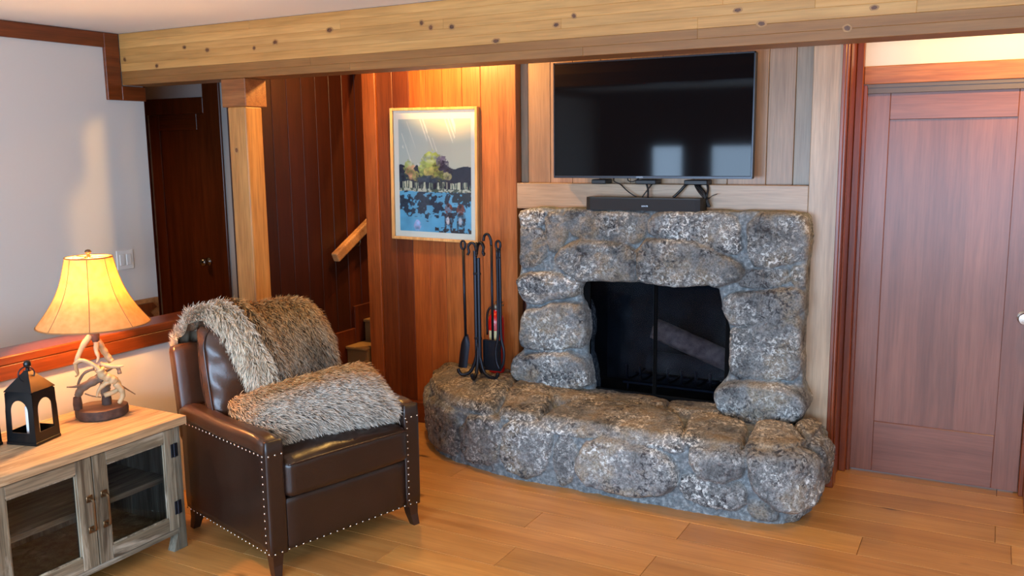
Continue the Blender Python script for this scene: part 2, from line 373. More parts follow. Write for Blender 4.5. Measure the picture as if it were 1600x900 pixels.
# ---- ceiling
mb = MB(); mb.box(-8.5, 4, -2.2, 4.9, ZC, ZC+.1); mb.box(-8.5, -3.82, 4.9, 5.4, ZC, ZC+.1); mb.box(-2.85, 4, 4.9, 5.4, ZC, ZC+.1)
struct(mb.build('ceiling', M['ceil']), 'smooth white painted ceiling above the beam', 'ceiling')
# ---- left painted wall and its dark red trim
XL = -4.534
mb = MB(); mb.box(XL-.11, XL, -1.7, 3.765, 0, ZC); struct(mb.build('wall_left', M['wall']), 'white painted wall on the left beyond the low wall', 'wall')
mb = MB(); mb.box(XL, XL+.02, -1.6, 3.60, 2.336, 2.418, 0, .003)
mb.box(XL, XL+.022, 3.505, 3.602, 2.044, 2.418, 0, .003); mb.box(XL, XL+.022, 3.602, 3.766, 2.044, 2.126, 0, .003)
struct(mb.build('trim_1', M['redy']), 'dark red trim stepping down the top of the left white wall', 'trim')
# ---- hall end wall with a door
YH = 4.95
mb = MB(); mb.box(-8.5, -5.932, YH, YH+.1, 0, ZC); mb.box(-5.932, -5.298, YH, YH+.1, 2.032, ZC); mb.box(-5.298, -3.9, YH, YH+.1, 0, ZC); mb.box(-5.932, -5.298, YH+.055, YH+.1, 0, 2.032)
struct(mb.build('wall_hall', M['wall']), 'white painted end wall of the hall around the dark door', 'wall')
mb = MB(); mb.box(-8.5, -8.4, -1.7, YH, 0, ZC); struct(mb.build('wall_far', M['wall']), 'white painted wall closing the hall on the far left', 'wall')
mb = MB()
mb.cur = (.8, .7, .6, .3)
mb.box(-6.02, -5.93, YH-.022, YH, 0, ZC, 0, .004); mb.box(-5.30, -5.13, YH-.022, YH, 0, ZC, 0, .004); mb.box(-5.93, -5.30, YH-.022, YH, 2.03, 2.15, 0, .004)
struct(mb.build('trim_2', M['red']), 'dark red casing around the hall door on the left', 'trim')
def panel_door(x0, x1, z1, yf, rail_b, rail_t, stile, mat, matx, th=.04, inset=.012, tnt=(1, 1, 1)):
    mb = MB(); mb.cur = tint(tnt, .02)
    mb.box(x0, x0+stile, yf, yf+th, .008, z1, 0, .0025); mb.cur = tint(tnt, .03); mb.box(x1-stile, x1, yf, yf+th, .008, z1, 0, .0025)
    mb.cur = tint(tnt, .03); mb.box(x0+stile, x1-stile, yf, yf+th, .008, rail_b, 1, .0025)
    mb.cur = tint(tnt, .03); mb.box(x0+stile, x1-stile, yf, yf+th, z1-rail_t, z1, 1, .0025)
    n = 3; wd = (x1-x0-2*stile)/n
    for i in range(n):
        mb.cur = tint(tuple(k*(1.0, .93, 1.05)[i] for k in tnt), .02); mb.box(x0+stile+wd*i, x0+stile+wd*(i+1), yf+inset, yf+th-.008, rail_b, z1-rail_t)
    return mb
d = panel_door(-5.93, -5.30, 2.03, YH+.01, .25, .12, .11, 0, 0, tnt=(.9, .8, .7)).build('door_1', [M['red'], M['redx']])
struct(d, 'dark red panel door at the end of the hall on the left', 'door')
mb = MB(); mb.lathe([(.001, 0), (.032, .002), (.032, .008), (.012, .012), (.012, .035), (.026, .042), (.032, .056), (.024, .072), (.001, .076)], 20, (-5.37, YH+.01, .90), axis='y')
for q in range(len(mb.v)): a = mb.v[q]; mb.v[q] = (a[0], 2*(YH+.01)-a[1], a[2])
k = mb.build('door_handle', M['nickel'], d, True); k['label'] = 'round satin metal door knob'
for z in (1.72, .98):
    mb = MB(); mb.lathe([(.007, 0), (.007, .1)], 10, (-5.935, YH-.005, z)); mb.build('hinge', M['brass'], d, True)
# ---- low wall with wooden cap, post and block
mb = MB(); mb.box(-3.785, -3.645, -1.6, 3.72, 0, .87); struct(mb.build('wall_low', M['wall']), 'white low wall behind the chair and console', 'wall')
mb = MB(); mb.cur = (1.05, 1, .95, .2); mb.box(-3.806, -3.624, -1.6, 3.76, .865, .905, 0, .006); mb.box(-3.645, -3.626, -1.6, 3.735, .80, .866, 0, .004)
struct(mb.build('trim_3', M['redy']), 'glossy red wood cap along the top of the low wall', 'trim')
mb = MB(); mb.cur = (1, .97, .92, .4); mb.box(-3.694, -3.562, YB0+.004, 3.73, .0, 1.98, 0, .008)
mb.add([(-3.645+.018*math.cos(q), YB0+.0034, 1.75+.022*math.sin(q)) for q in np.linspace(0, 2*PI, 15)[:-1]], [tuple(range(14))], 2); mb.add([(-3.644+.010*math.cos(q), YB0+.003, 1.75+.012*math.sin(q)) for q in np.linspace(0, 2*PI, 15)[:-1]], [tuple(range(14))], 1)
p = mb.build('wooden_post', [M['post'], M['knot'], M['knot2']], fix=False); tag(p, 'square pale pine post standing at the end of the low wall', 'post')
mb = MB(); mb.cur = (.62, .5, .4, .7); mb.box(-3.735, -3.560, YB0+.006, 3.77, 1.98, ZB, 0, .004)
tag(mb.build('beam_block', M['firx']), 'reddish wood block between the pine post and the long beam', 'block')
# ---- long glulam beam
KN = [(-2.419, 2.326), (-2.254, 2.297), (-2.369, 2.302), (-2.023, 2.219), (-1.724, 2.267), (-1.64, 2.298), (-0.94, 2.266), (-0.847, 2.208), (-0.442, 2.235), (-2.967, 2.332), (-3.326, 2.297), (-3.473, 2.277), (-3.986, 2.312), (-3.812, 2.287), (-4.474, 2.273), (-4.213, 2.224), (-0.532, 2.169)]
mb = MB(); hs = [2.418, 2.376, 2.334, 2.292, 2.25, 2.207]
for i in range(5):
    xs = [XL+.022, -3.5+.6*i, -1.7+.35*i, 0.3+.1*i, 2.58]
    for a, b in zip(xs, xs[1:]):
        v = random.choice([.93, 1, 1.03, .97]); mb.cur = tint((v, v*.97, v*.93), .02); mb.box(a, b, YB0, YB1, hs[i+1], hs[i], 0, .0012)
for i, (z0, z1) in enumerate(((2.168, 2.207), (ZB, 2.168))):
    xs = [XL+.022, -3.1+.25*i, -1.1-.5*i, .7, 2.58]
    for a, b in zip(xs, xs[1:]): mb.cur = tint((.52, .43, .36), .05); mb.box(a, b, YB0+.002, YB1, z0, z1, 0, .0012)
def knots(mb, pts, plane):
    for (a, b, r1, r2) in pts:
        for rr, m, e in ((1.0, 2, .0004), (.62, 1, .0008)):
            P = []
            for q in np.linspace(0, 2*PI, 19)[:-1]:
                k = rr*(1+.07*math.sin(2*q+a*40)+.05*math.sin(5*q+b*90)); P.append((a+r1*k*math.cos(q), b+r2*k*math.sin(q)))
            vs = [(x_, plane[1]-e, z_) if plane[0] == 'y' else (plane[1]+e, x_, z_) for x_, z_ in P]
            mb.add(vs, [tuple(range(len(vs)))], m)
mb.cur = (1, 1, 1, .5)
random.seed(21)
knots(mb, [(x_, z_, random.uniform(.014, .024), random.uniform(.011, .017)) for x_, z_ in KN], ('y', YB0))
bm_ = mb.build('ceiling_beam', [M['pine'], M['knot'], M['knot2']], fix=False); tag(bm_, 'long knotty pine beam under the ceiling across the room', 'beam')
# ---- stair: side wall, steps, handrail
XS = -3.8
mb = MB(); yy = 3.80
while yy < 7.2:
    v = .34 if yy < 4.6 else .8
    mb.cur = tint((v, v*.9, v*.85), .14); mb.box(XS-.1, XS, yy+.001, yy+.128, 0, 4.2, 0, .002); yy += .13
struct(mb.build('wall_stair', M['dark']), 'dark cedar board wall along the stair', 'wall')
mb = MB(); mb.box(XS, -2.85, 7.2, 7.3, 0, 4.2); mb.box(-2.85, -2.75, 4.93, 7.3, 0, 4.2); mb.box(XS, -2.85, 4.9, 7.2, 4.1, 4.2); mb.box(XS, -2.85, 4.9, 4.95, 2.42, 4.2)
struct(mb.build('wall_stairwell', M['dark']), 'dark cedar walls closing the stairwell above', 'wall')
st = thing('staircase', 'carpeted steps climbing behind the cedar board wall', 'stairs', (XS, 4.2, 0))
for k in range(9):
    y0, y1 = (-.2, .06) if k == 0 else ((.05, .44) if k == 1 else (.434+.2*(k-2), .434+.2*(k-1)))
    z = .15*(k+1); wd = .195 if k < 3 else .93
    mb = MB(); mb.box(.022, wd, y0, y1+.01, 0 if k < 3 else z-.3, z-.02, 0, .002); mb.build('riser', M['carpet'], st)
    mb = MB(); mb.box(.022, wd, y0-.02, y1+.01, z-.022, z, 0, .008); mb.build('tread', M['carpet'], st)
mb = MB(); mb.cur = (.85, .75, .7, .2)
mb.box(0.001, .02, -.32, .05, 0, .32, 0, .003)
for k in range(2, 9): mb.box(.001, .02, 4.634-4.2+.2*(k-2)-.1, 4.634-4.2+.2*(k-1)-.1, .15*(k+1)-.2, .15*(k+1)+.10, 0, .002)
mb.box(.001, .02, .05, .34, .25, .42, 0, .002)
mb.build('skirting', M['dark'], st)
hr = thing('handrail', 'pale wooden handrail sloping up the dark stair wall', 'handrail', (XS+.06, 4.503, 1.059))
mb = MB(); T = Matrix.Rotation(math.atan2(.53, 1), 4, 'X'); mb.box(-.025, .025, 0, 2.2, -.035, .03, 0, .01, T); mb.build('rail', M['firx'], hr)
for t in (.3, 1.2):
    mb = MB(); y0, z0 = t*math.cos(.487), t*math.sin(.487); mb.tube(spline([(-.058, y0, z0-.09), (-.02, y0, z0-.09), (0, y0, z0-.07), (0, y0, z0-.03)], 5), .007, 8); mb.build('bracket', M['brass'], hr, True)
# ---- fireplace wall in cedar and fir boards
mb = MB()
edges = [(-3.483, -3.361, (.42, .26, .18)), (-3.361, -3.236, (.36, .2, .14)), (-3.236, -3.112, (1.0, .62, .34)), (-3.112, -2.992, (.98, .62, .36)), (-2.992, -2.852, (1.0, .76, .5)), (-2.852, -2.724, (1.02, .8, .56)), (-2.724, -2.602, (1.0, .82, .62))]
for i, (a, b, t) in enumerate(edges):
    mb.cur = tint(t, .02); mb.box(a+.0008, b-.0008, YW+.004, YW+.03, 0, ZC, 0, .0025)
mb.cur = tint((.9, .78, .64), .02); mb.box(-2.602, -2.483, YW-.006, YW+.06, 0, ZC, 0, .003)
mb.cur = tint((.78, .5, .3)); mb.box(-3.585, -3.483, YW-.012, YW+.11, 0, ZC, 0, .003)
YN = YW+.052
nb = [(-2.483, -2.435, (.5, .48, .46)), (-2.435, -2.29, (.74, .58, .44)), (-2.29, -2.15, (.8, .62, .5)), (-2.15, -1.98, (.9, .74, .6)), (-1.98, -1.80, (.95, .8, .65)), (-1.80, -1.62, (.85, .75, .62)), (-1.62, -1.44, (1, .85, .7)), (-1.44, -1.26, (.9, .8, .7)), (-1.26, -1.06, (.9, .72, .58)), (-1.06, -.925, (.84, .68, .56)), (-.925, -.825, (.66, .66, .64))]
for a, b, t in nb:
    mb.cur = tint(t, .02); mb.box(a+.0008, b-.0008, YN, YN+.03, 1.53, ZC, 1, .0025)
mb.cur = tint((1.0, .97, .93), .01); mb.box(-.835, -.682, YW-.006, YW+.06, 0, ZC, 1, .003)
struct(mb.build('wall_back', [M['fir'], M['pale']]), 'cedar and fir board wall behind the painting, television and fireplace', 'wall')
mb = MB(); mb.cur = (.98, .92, .86, .3); mb.box(-2.483, -.835, YW-.004, YN+.03, 1.395, 1.543, 0, .003)
struct(mb.build('trim_4', M['palex']), 'level fir board above the stone mantel behind the soundbar', 'trim')
mb = MB(); mb.box(-3.47, -2.484, YW+.031, YW+.12, 0, ZC); mb.box(-2.484, -2.20, YW+.083, YW+.13, 0, ZC); mb.box(-1.05, -.69, YW+.083, YW+.13, 0, ZC); mb.box(-2.2, -1.05, YW+.083, YW+.13, 1.2, ZC)
struct(mb.build('wall_core', M['dark']), 'dark backing behind the board wall', 'wall')
mb = MB(); mb.cur = (1, .9, .8, .1); mb.box(-3.585, -2.6, YW-.03, YW+.0035, 0, .135, 0, .004); struct(mb.build('baseboard_back', M['redx']), 'red wood baseboard at the foot of the cedar board wall', 'baseboard')
# ---- door recess on the right
YD = 4.955
mb = MB(); mb.box(-.64, .9, YD, YD+.1, 2.10, ZC); mb.box(-.72, -.64, YD+.05, YD+.1, 0, ZC); mb.box(.16, .9, YD+.05, YD+.1, 0, ZC)
struct(mb.build('wall_recess', M['wall']), 'white painted wall above the door on the right', 'wall')
mb = MB(); t = (1.15, 1.0, .85)
mb.cur = tint(t, .03); mb.box(-.700, -.682, YW-.010, YW+.02, 0, ZC, 0, .003)
mb.cur = tint(t, .03); mb.box(-.69, -.672, YW+.0, YD, 0, ZC, 0, .002); mb.box(-.672, -.664, YW+.05, YW+.11, 0, ZC, 0, .003); mb.box(-.672, -.636, YD-.045, YD+.05, 0, ZC, 0, .004)
mb.cur = tint(t, .03); mb.box(-.636, -.618, YD-.01, YD+.05, 0, 2.04, 0, .002)
mb.box(-.70, -.655, YW-.02, YW+.07, 0, .15, 0, .004)
mb.cur = tint(t, .03); mb.box(.178, .20, YD-.02, YD+.05, 0, ZC, 0, .003); mb.box(.20, .24, YW+.05, YD, 0, ZC, 0, .003)
struct(mb.build('trim_5', M['red']), 'red wood door casing in the recess on the right', 'trim')
mb = MB(); mb.cur = (.8, .62, .5, .6); mb.box(-.636, .2, YD-.02, YD+.02, 2.042, 2.131, 0, .003); struct(mb.build('trim_6', M['firx']), 'red wood head trim over the door on the right', 'trim')  # warm glow of the ceiling light put into the trim as fir colour
mb = MB(); mb.box(-.618, .18, YD-.006, YD+.05, 1.995, 2.042, 0, .002); mb.box(-.618, .18, YD-.012, YD-.004, 2.025, 2.042); struct(mb.build('trim_7', plain('track_header', lin(92, 82, 78), .5)), 'dark track header above the sliding door slab on the right', 'trim')
d2 = panel_door(-.628, .176, 2.00, YD+.012, .285, .135, .118, 0, 0).build('door_2', [M['door'], M['doorx']])
struct(d2, 'large reddish fir panel door in the recess on the right', 'door')
mb = MB(); prof = [(.001, 0), (.034, .001), (.034, .008), (.026, .012), (.013, .016), (.013, .034), (.024, .04), (.03, .052), (.026, .066), (.001, .07)]
mb.lathe(prof, 24, (.150, 0, .9), axis='y')
for q in range(len(mb.v)): a = mb.v[q]; mb.v[q] = (a[0], YD+.012-a[1], a[2])
k = mb.build('door_handle', M['nickel'], d2, True, auto=50); k['label'] = 'round shiny metal door knob'
mb = MB(); mb.box(.24, 2.6, YW-.0, YW+.3, 0, ZC); struct(mb.build('wall_alcove', M['wall']), 'white painted wall to the right of the door recess', 'wall')
mb = MB(); mb.box(2.6, 2.7, -1.7, 4.95, 0, ZC); struct(mb.build('wall_right', M['wall']), 'white painted right wall outside the view', 'wall')
# ---- wall behind the camera with windows
mb = MB(); mb.cur = (.6, .5, .42, .3); xs = [-8.5]+[q for ab in WINS for q in ab]+[2.7]
for i in range(0, len(xs), 2): mb.box(xs[i], xs[i+1], -1.7, -1.6, 0, ZC)
for a, b in WINS: mb.box(a, b, -1.7, -1.6, 0, .68); mb.box(a, b, -1.7, -1.6, 1.76, ZC)
struct(mb.build('wall_front', M['fir']), 'wood panelled window wall behind the viewer', 'wall')
for i, (a, b) in enumerate(WINS):
    mb = MB()
    for q in ((a, a+.03), (b-.03, b)): mb.box(q[0], q[1], -1.68, -1.58, .68, 1.76, 0, .003)
    mb.box(a, b, -1.68, -1.58, .68, .71, 0, .003); mb.box(a, b, -1.68, -1.58, 1.73, 1.76, 0, .003)
    wn = mb.build('window_%d' % (i+1), M['red']); struct(wn, ['narrow', 'wide', 'widest'][i]+' wood framed window in the wall behind the viewer', 'window')
    mb = MB(); mb.box(a+.03, b-.03, -1.65, -1.644, .71, 1.73); mb.build('glass_pane', M['glass'], wn)
# ================================================================== STONE FIREPLACE
def inpoly(px, pz, poly):
    c = np.zeros(len(px), bool); n = len(poly)
    for i in range(n):
        x0, z0 = poly[i]; x1, z1 = poly[i-1]
        k = ((z0 > pz) != (z1 > pz)) & (px < (x1-x0)*(pz-z0)/((z1-z0) if abs(z1-z0) > 1e-12 else 1e-12)+x0); c ^= k
    return c
def sdist(px, pz, poly):
    d = np.full(len(px), 1e9)
    n = len(poly)
    for i in range(n):
        a = np.array(poly[i]); e = np.array(poly[(i+1) % n])-a; l = e@e+1e-12
        t = np.clip(((px-a[0])*e[0]+(pz-a[1])*e[1])/l, 0, 1)
        d = np.minimum(d, np.hypot(px-a[0]-t*e[0], pz-a[1]-t*e[1]))
    return np.where(inpoly(px, pz, poly), d, -d)
def chaikin(P, n=2):
    P = [np.array(p, float) for p in P]
    for _ in range(n):
        Q = []
        for i in range(len(P)):
            a, b = P[i], P[(i+1) % len(P)]; Q += [a*.75+b*.25, a*.25+b*.75]
        P = Q
    return [tuple(p) for p in P]
def sstep(x): x = np.clip(x, 0, 1); return x*x*(3-2*x)
OUTL = [(-2.41, 1.411), (-2.419, 1.337), (-2.403, 1.254), (-2.411, 1.147), (-2.41, 1.062), (-2.423, 0.986), (-2.417, 0.929), (-2.376, 0.85), (-2.397, 0.761), (-2.405, 0.651), (-2.387, 0.583), (-2.441, 0.538), (-2.464, 0.48), (-2.455, 0.42), (-2.43, 0.33), (-2.2, 0.30), (-1.944, 0.30), (-1.944, .40), (-1.971, 0.565), (-1.994, 0.605), (-1.971, 0.713), (-1.983, 0.858), (-2.027, 0.934), (-2.016, 0.98), (-1.989, 1.007), (-1.829, 1.016), (-1.639, 1.024), (-1.495, 1.011), (-1.395, 1.012), (-1.25, 1.037), (-1.234, 0.934), (-1.221, 0.877), (-1.187, 0.822), (-1.181, 0.726), (-1.182, 0.647), (-1.19, 0.558), (-1.227, 0.515), (-1.246, 0.453), (-1.236, 0.375), (-1.22, 0.30), (-0.975, 0.29), (-0.83, 0.30), (-0.793, 0.393), (-0.770, 0.464), (-0.785, 0.52), (-0.809, 0.555), (-0.814, 0.63), (-0.815, 0.761), (-0.814, 0.91), (-0.807, 1.021), (-0.807, 1.094), (-0.803, 1.185), (-0.8, 1.293), (-0.801, 1.365), (-0.812, 1.415), (-0.938, 1.419), (-1.502, 1.417), (-2.139, 1.411)]
SUR = [[(-2.406, 1.384), (-2.3, 1.403), (-2.242, 1.363), (-2.254, 1.311), (-2.371, 1.307)], [(-2.226, 1.374), (-2.151, 1.39), (-2.094, 1.316), (-2.117, 1.223), (-2.19, 1.157), (-2.227, 1.239)], [(-2.128, 1.39), (-1.983, 1.4), (-1.623, 1.402), (-1.638, 1.32), (-1.662, 1.241), (-1.831, 1.224), (-2.05, 1.246), (-2.083, 1.296)], [(-1.606, 1.389), (-1.462, 1.406), (-1.183, 1.406), (-1.144, 1.317), (-1.135, 1.206), (-1.264, 1.219), (-1.381, 1.256), (-1.621, 1.262)], [(-1.096, 1.398), (-0.867, 1.41), (-0.811, 1.383), (-0.804, 1.293), (-0.824, 1.184), (-1.055, 1.135), (-1.09, 1.189)], [(-2.41, 1.296), (-2.278, 1.289), (-2.236, 1.239), (-2.244, 1.113), (-2.398, 1.067), (-2.416, 1.168)], [(-2.095, 1.203), (-1.983, 1.232), (-1.691, 1.22), (-1.677, 1.052), (-1.723, 1.013), (-2.005, 1.0), (-2.084, 1.038), (-2.175, 1.117), (-2.151, 1.159)], [(-1.671, 1.241), (-1.499, 1.263), (-1.322, 1.235), (-1.148, 1.158), (-1.109, 1.095), (-1.221, 1.037), (-1.415, 1.003), (-1.618, 1.008), (-1.677, 1.052)], [(-2.411, 1.009), (-2.28, 1.044), (-2.095, 1.027), (-2.001, 0.981), (-2.023, 0.934), (-2.234, 0.881), (-2.376, 0.86), (-2.419, 0.933)], [(-2.305, 0.833), (-2.027, 0.886), (-1.978, 0.837), (-1.973, 0.691), (-2.028, 0.627), (-2.379, 0.584), (-2.403, 0.674), (-2.377, 0.785)], [(-2.416, 0.545), (-2.096, 0.595), (-2.016, 0.571), (-1.971, 0.533), (-1.942, 0.41), (-2.261, 0.367), (-2.406, 0.388), (-2.464, 0.469)], [(-1.201, 0.984), (-0.925, 1.027), (-0.811, 1.035), (-0.811, 0.928), (-0.991, 0.858), (-1.159, 0.834), (-1.217, 0.897)], [(-1.173, 0.794), (-1.139, 0.822), (-0.919, 0.879), (-0.821, 0.905), (-0.811, 0.592), (-1.019, 0.559), (-1.151, 0.563), (-1.182, 0.647)], [(-1.227, 0.495), (-1.132, 0.545), (-0.854, 0.54), (-0.796, 0.522), (-0.772, 0.464), (-0.811, 0.381), (-0.892, 0.334), (-1.166, 0.34), (-1.245, 0.407)], [(-1.166, 1.101), (-0.91, 1.134), (-0.89, 1.061), (-1.108, 1.029)], [(-0.875, 1.136), (-0.809, 1.157), (-0.812, 1.057), (-0.863, 1.05)]]
SURH = [.015, .028, .018, .03, .026, .018, .05, .06, .04, .05, .065, .042, .032, .09, .014, .016]
SURV = [.6, .45, .25, .6, .45, .45, .3, .35, .65, .6, .8, .5, .5, .75, .4, .4]
def stone_surround():
    st = .0065; x0, x1, z0, z1 = -2.475, -.758, .30, 1.425
    nx, nz = int((x1-x0)/st)+1, int((z1-z0)/st)+1
    X, Z = np.meshgrid(x0+np.arange(nx)*st, z0+np.arange(nz)*st, indexing='ij'); px, pz = X.ravel(), Z.ravel()
    wob = .016; wx = px+wob*fbm(np.c_[px*11, pz*11, 0*px+3.3], 4); wz = pz+wob*fbm(np.c_[px*11, pz*11, 0*px+9.1], 4)
    sd = sdist(px+.5*(wx-px), pz+.5*(wz-pz), chaikin(OUTL, 1))
    h = np.zeros(len(px)); mask = np.zeros(len(px)); val = np.zeros(len(px))+.4
    for poly, hh, vv in zip(SUR, SURH, SURV):
        d = sdist(wx, wz, chaikin(poly, 1))+.014; er = .030 if hh > .025 else .016; q_ = np.mean(poly, axis=0); hh = hh*(1+np.clip(1.6*vv*(pz-q_[1])+2.2*(vv-.5)*(px-q_[0]), -.5, .5))
        b = hh*np.sqrt(np.clip(1-(1-np.clip(d/er, 0, 1))**2, 0, 1)); 
        h = np.maximum(h, b); m = sstep((d+.004)/.010); val = np.where(m > mask, vv, val); mask = np.maximum(mask, m)
    edge = np.clip(sd/.03, 0, 1); rnd = -.03*(1-np.sqrt(np.clip(1-(1-edge)**2, 0, 1)))
    h = h+rnd+.010*fbm(np.c_[px*16, pz*16, 0*px], 4)+mask*.016*np.abs(fbm(np.c_[px*9, pz*9, 0*px+5], 3))+.008*fbm(np.c_[px*48, pz*48, 0*px+1], 3)
    yb = 4.535-h; keep = (sd > -.001).reshape(nx, nz)
    cell = keep[:-1, :-1] & keep[1:, :-1] & keep[1:, 1:] & keep[:-1, 1:]
    # snap rim vertices to the outline
    used = np.zeros((nx, nz), bool)
    for a in (0, 1):
        for b in (0, 1): used[a:nx-1+a, b:nz-1+b] |= cell
    cnt = np.zeros((nx, nz), int)
    for a in (0, 1):
        for b in (0, 1): cnt[a:nx-1+a, b:nz-1+b] += cell
    P = np.stack([X, yb.reshape(nx, nz), Z], -1); rim = used & (cnt < 4)
    for it in range(4):
        Q = P.copy()
        for i, j in np.argwhere(rim):
            nb = [P[i+di, j+dj] for di, dj in ((1, 0), (-1, 0), (0, 1), (0, -1)) if 0 <= i+di < nx and 0 <= j+dj < nz and rim[i+di, j+dj]]
            if len(nb) == 2: Q[i, j] = P[i, j]*.4+.3*(nb[0]+nb[1])
        P = Q
    idx = -np.ones((nx, nz), int); idx[used] = np.arange(used.sum()); V = list(map(tuple, P[used]))
    F = [(idx[i, j], idx[i+1, j], idx[i+1, j+1], idx[i, j+1]) for i, j in np.argwhere(cell)]
    ed = {}
    for q in F:
        for k in range(4):
            e = (q[k], q[(k+1) % 4]); ed[e] = ed.get(e, 0)+1
    be = [e for e in ed if (e[1], e[0]) not in ed]; rmp = {}
    DEP = [4.56, 4.60, 4.65]
    def dup(i):
        if i not in rmp:
            rmp[i] = []
            for k, yy in enumerate(DEP):
                rmp[i].append(len(V)); v = V[i]; V.append((v[0], max(yy, v[1]+.01*(k+1)), v[2]))
        return rmp[i]
    for a, b in be:
        A = [a]+dup(a); B = [b]+dup(b)
        for k in range(3): F.append((B[k], A[k], A[k+1], B[k+1]))
    sm = np.zeros((len(V), 4), np.float32); sm[:, 3] = .5
    n0 = int(used.sum()); uf = used.ravel(); sm[:n0, 0] = mask[uf]; sm[:n0, 1] = val[uf]; sm[:n0, 2] = .12
    for i, L in rmp.items():
        for q in L: sm[q] = sm[i]
    return V, F, sm
def mesh_obj(name, V, F, vc, mat, parent, smooth=True):
    me = bpy.data.meshes.new(name); me.from_pydata(V, [], F); me.materials.append(mat)
    ca = me.color_attributes.new('tint', 'FLOAT_COLOR', 'POINT'); ca.data.foreach_set('color', np.asarray(vc, np.float32).ravel())
    me.polygons.foreach_set('use_smooth', [smooth]*len(me.polygons)); me.update()
    o = bpy.data.objects.new(name, me); C.objects.link(o); o.parent = parent; return o
fp = thing('stone_fireplace', 'fieldstone fireplace with rough granite surround and raised curved hearth', 'fireplace', (0, 0, 0))
V, F, sm = stone_surround(); mesh_obj('surround', V, F, sm, M['stone'], fp)
# hearth: ruled surface following a curved front, rounded lip, lumpy top
BASE = [(-3.12, 4.645), (-3.04, 4.48), (-2.90, 4.29), (-2.72, 4.14), (-2.46, 4.05), (-2.19, 4.0), (-1.82, 4.0), (-1.47, 3.995), (-1.15, 4.0), (-.9, 4.02), (-.77, 4.07), (-.70, 4.2), (-.675, 4.4), (-.67, 4.645)]
HF = [[(0.376, 0.268), (0.574, 0.333), (0.819, 0.281), (0.827, 0.047), (0.616, 0.045), (.40, .06)], [(0.849, 0.273), (1.113, 0.333), (1.121, 0.228), (1.1, 0.054), (0.833, 0.038)], [(1.148, 0.325), (1.438, 0.36), (1.437, 0.158), (1.346, 0.027), (1.143, 0.05)], [(1.465, 0.345), (1.702, 0.362), (2.125, 0.345), (2.13, 0.292), (1.9, 0.318), (1.661, 0.31), (1.465, 0.287)], [(1.599, 0.203), (1.671, 0.285), (1.822, 0.300), (2.052, 0.27), (2.113, 0.201), (2.101, 0.106), (1.922, 0.034), (1.682, 0.04), (1.591, 0.099)], [(2.179, 0.355), (2.434, 0.36), (2.427, 0.231), (2.325, 0.174), (2.186, 0.204)], [(2.155, 0.185), (2.325, 0.157), (2.436, 0.180), (2.431, 0.059), (2.275, 0.042), (2.13, 0.083)], [(2.464, 0.36), (2.603, 0.40), (2.79, 0.327), (2.903, 0.157), (2.758, 0.081), (2.615, 0.061), (2.505, 0.142), (2.454, 0.271)], [(2.826, 0.363), (3.086, 0.325), (3.17, 0.146), (2.97, 0.078), (2.892, 0.234)], [(2.464, 0.11), (2.599, 0.051), (2.583, 0.014), (2.457, 0.036)], [(1.464, 0.262), (1.579, 0.278), (1.568, 0.06), (1.474, 0.024)], [(2.642, 0.059), (2.776, 0.067), (2.748, 0.002), (2.644, 0.014)], [(.02, .30), (.34, .30), (.36, .05), (.03, .05)]]
HFH = [.035, .028, .032, .03, .06, .045, .028, .075, .05, .02, .018, .02, .03]; HFV = [.2, .35, .55, .75, .95, .65, .6, .75, .35, .5, .6, .4, .3]
HT = [[(-3.10, 4.62), (-2.75, 4.66), (-2.47, 4.624), (-2.325, 4.113), (-2.469, 3.926), (-2.724, 4.06), (-2.98, 4.36)], [(-2.29, 4.117), (-2.43, 4.568), (-2.203, 4.507), (-2.049, 4.155), (-2.09, 3.96), (-2.28, 3.96)], [(-2.02, 4.122), (-1.906, 4.358), (-1.454, 4.388), (-1.285, 4.15), (-1.285, 3.92), (-1.726, 3.92), (-2.03, 3.93)], [(-2.414, 4.54), (-2.012, 4.6), (-1.521, 4.587), (-1.5, 4.42), (-1.925, 4.396), (-2.034, 4.266)], [(-1.255, 3.95), (-1.28, 4.2), (-1.33, 4.376), (-1.061, 4.369), (-1.0, 4.151), (-1.01, 3.96)], [(-0.971, 3.97), (-.96, 4.2), (-0.987, 4.371), (-0.844, 4.376), (-0.70, 4.192), (-0.74, 3.99)], [(-0.83, 4.45), (-0.695, 4.584), (-0.652, 4.375), (-0.713, 4.25)], [(-1.503, 4.596), (-1.284, 4.624), (-1.16, 4.46), (-1.34, 4.407), (-1.456, 4.425)]]
HTH = [.03, .022, .022, .015, .022, .03, .03, .012]
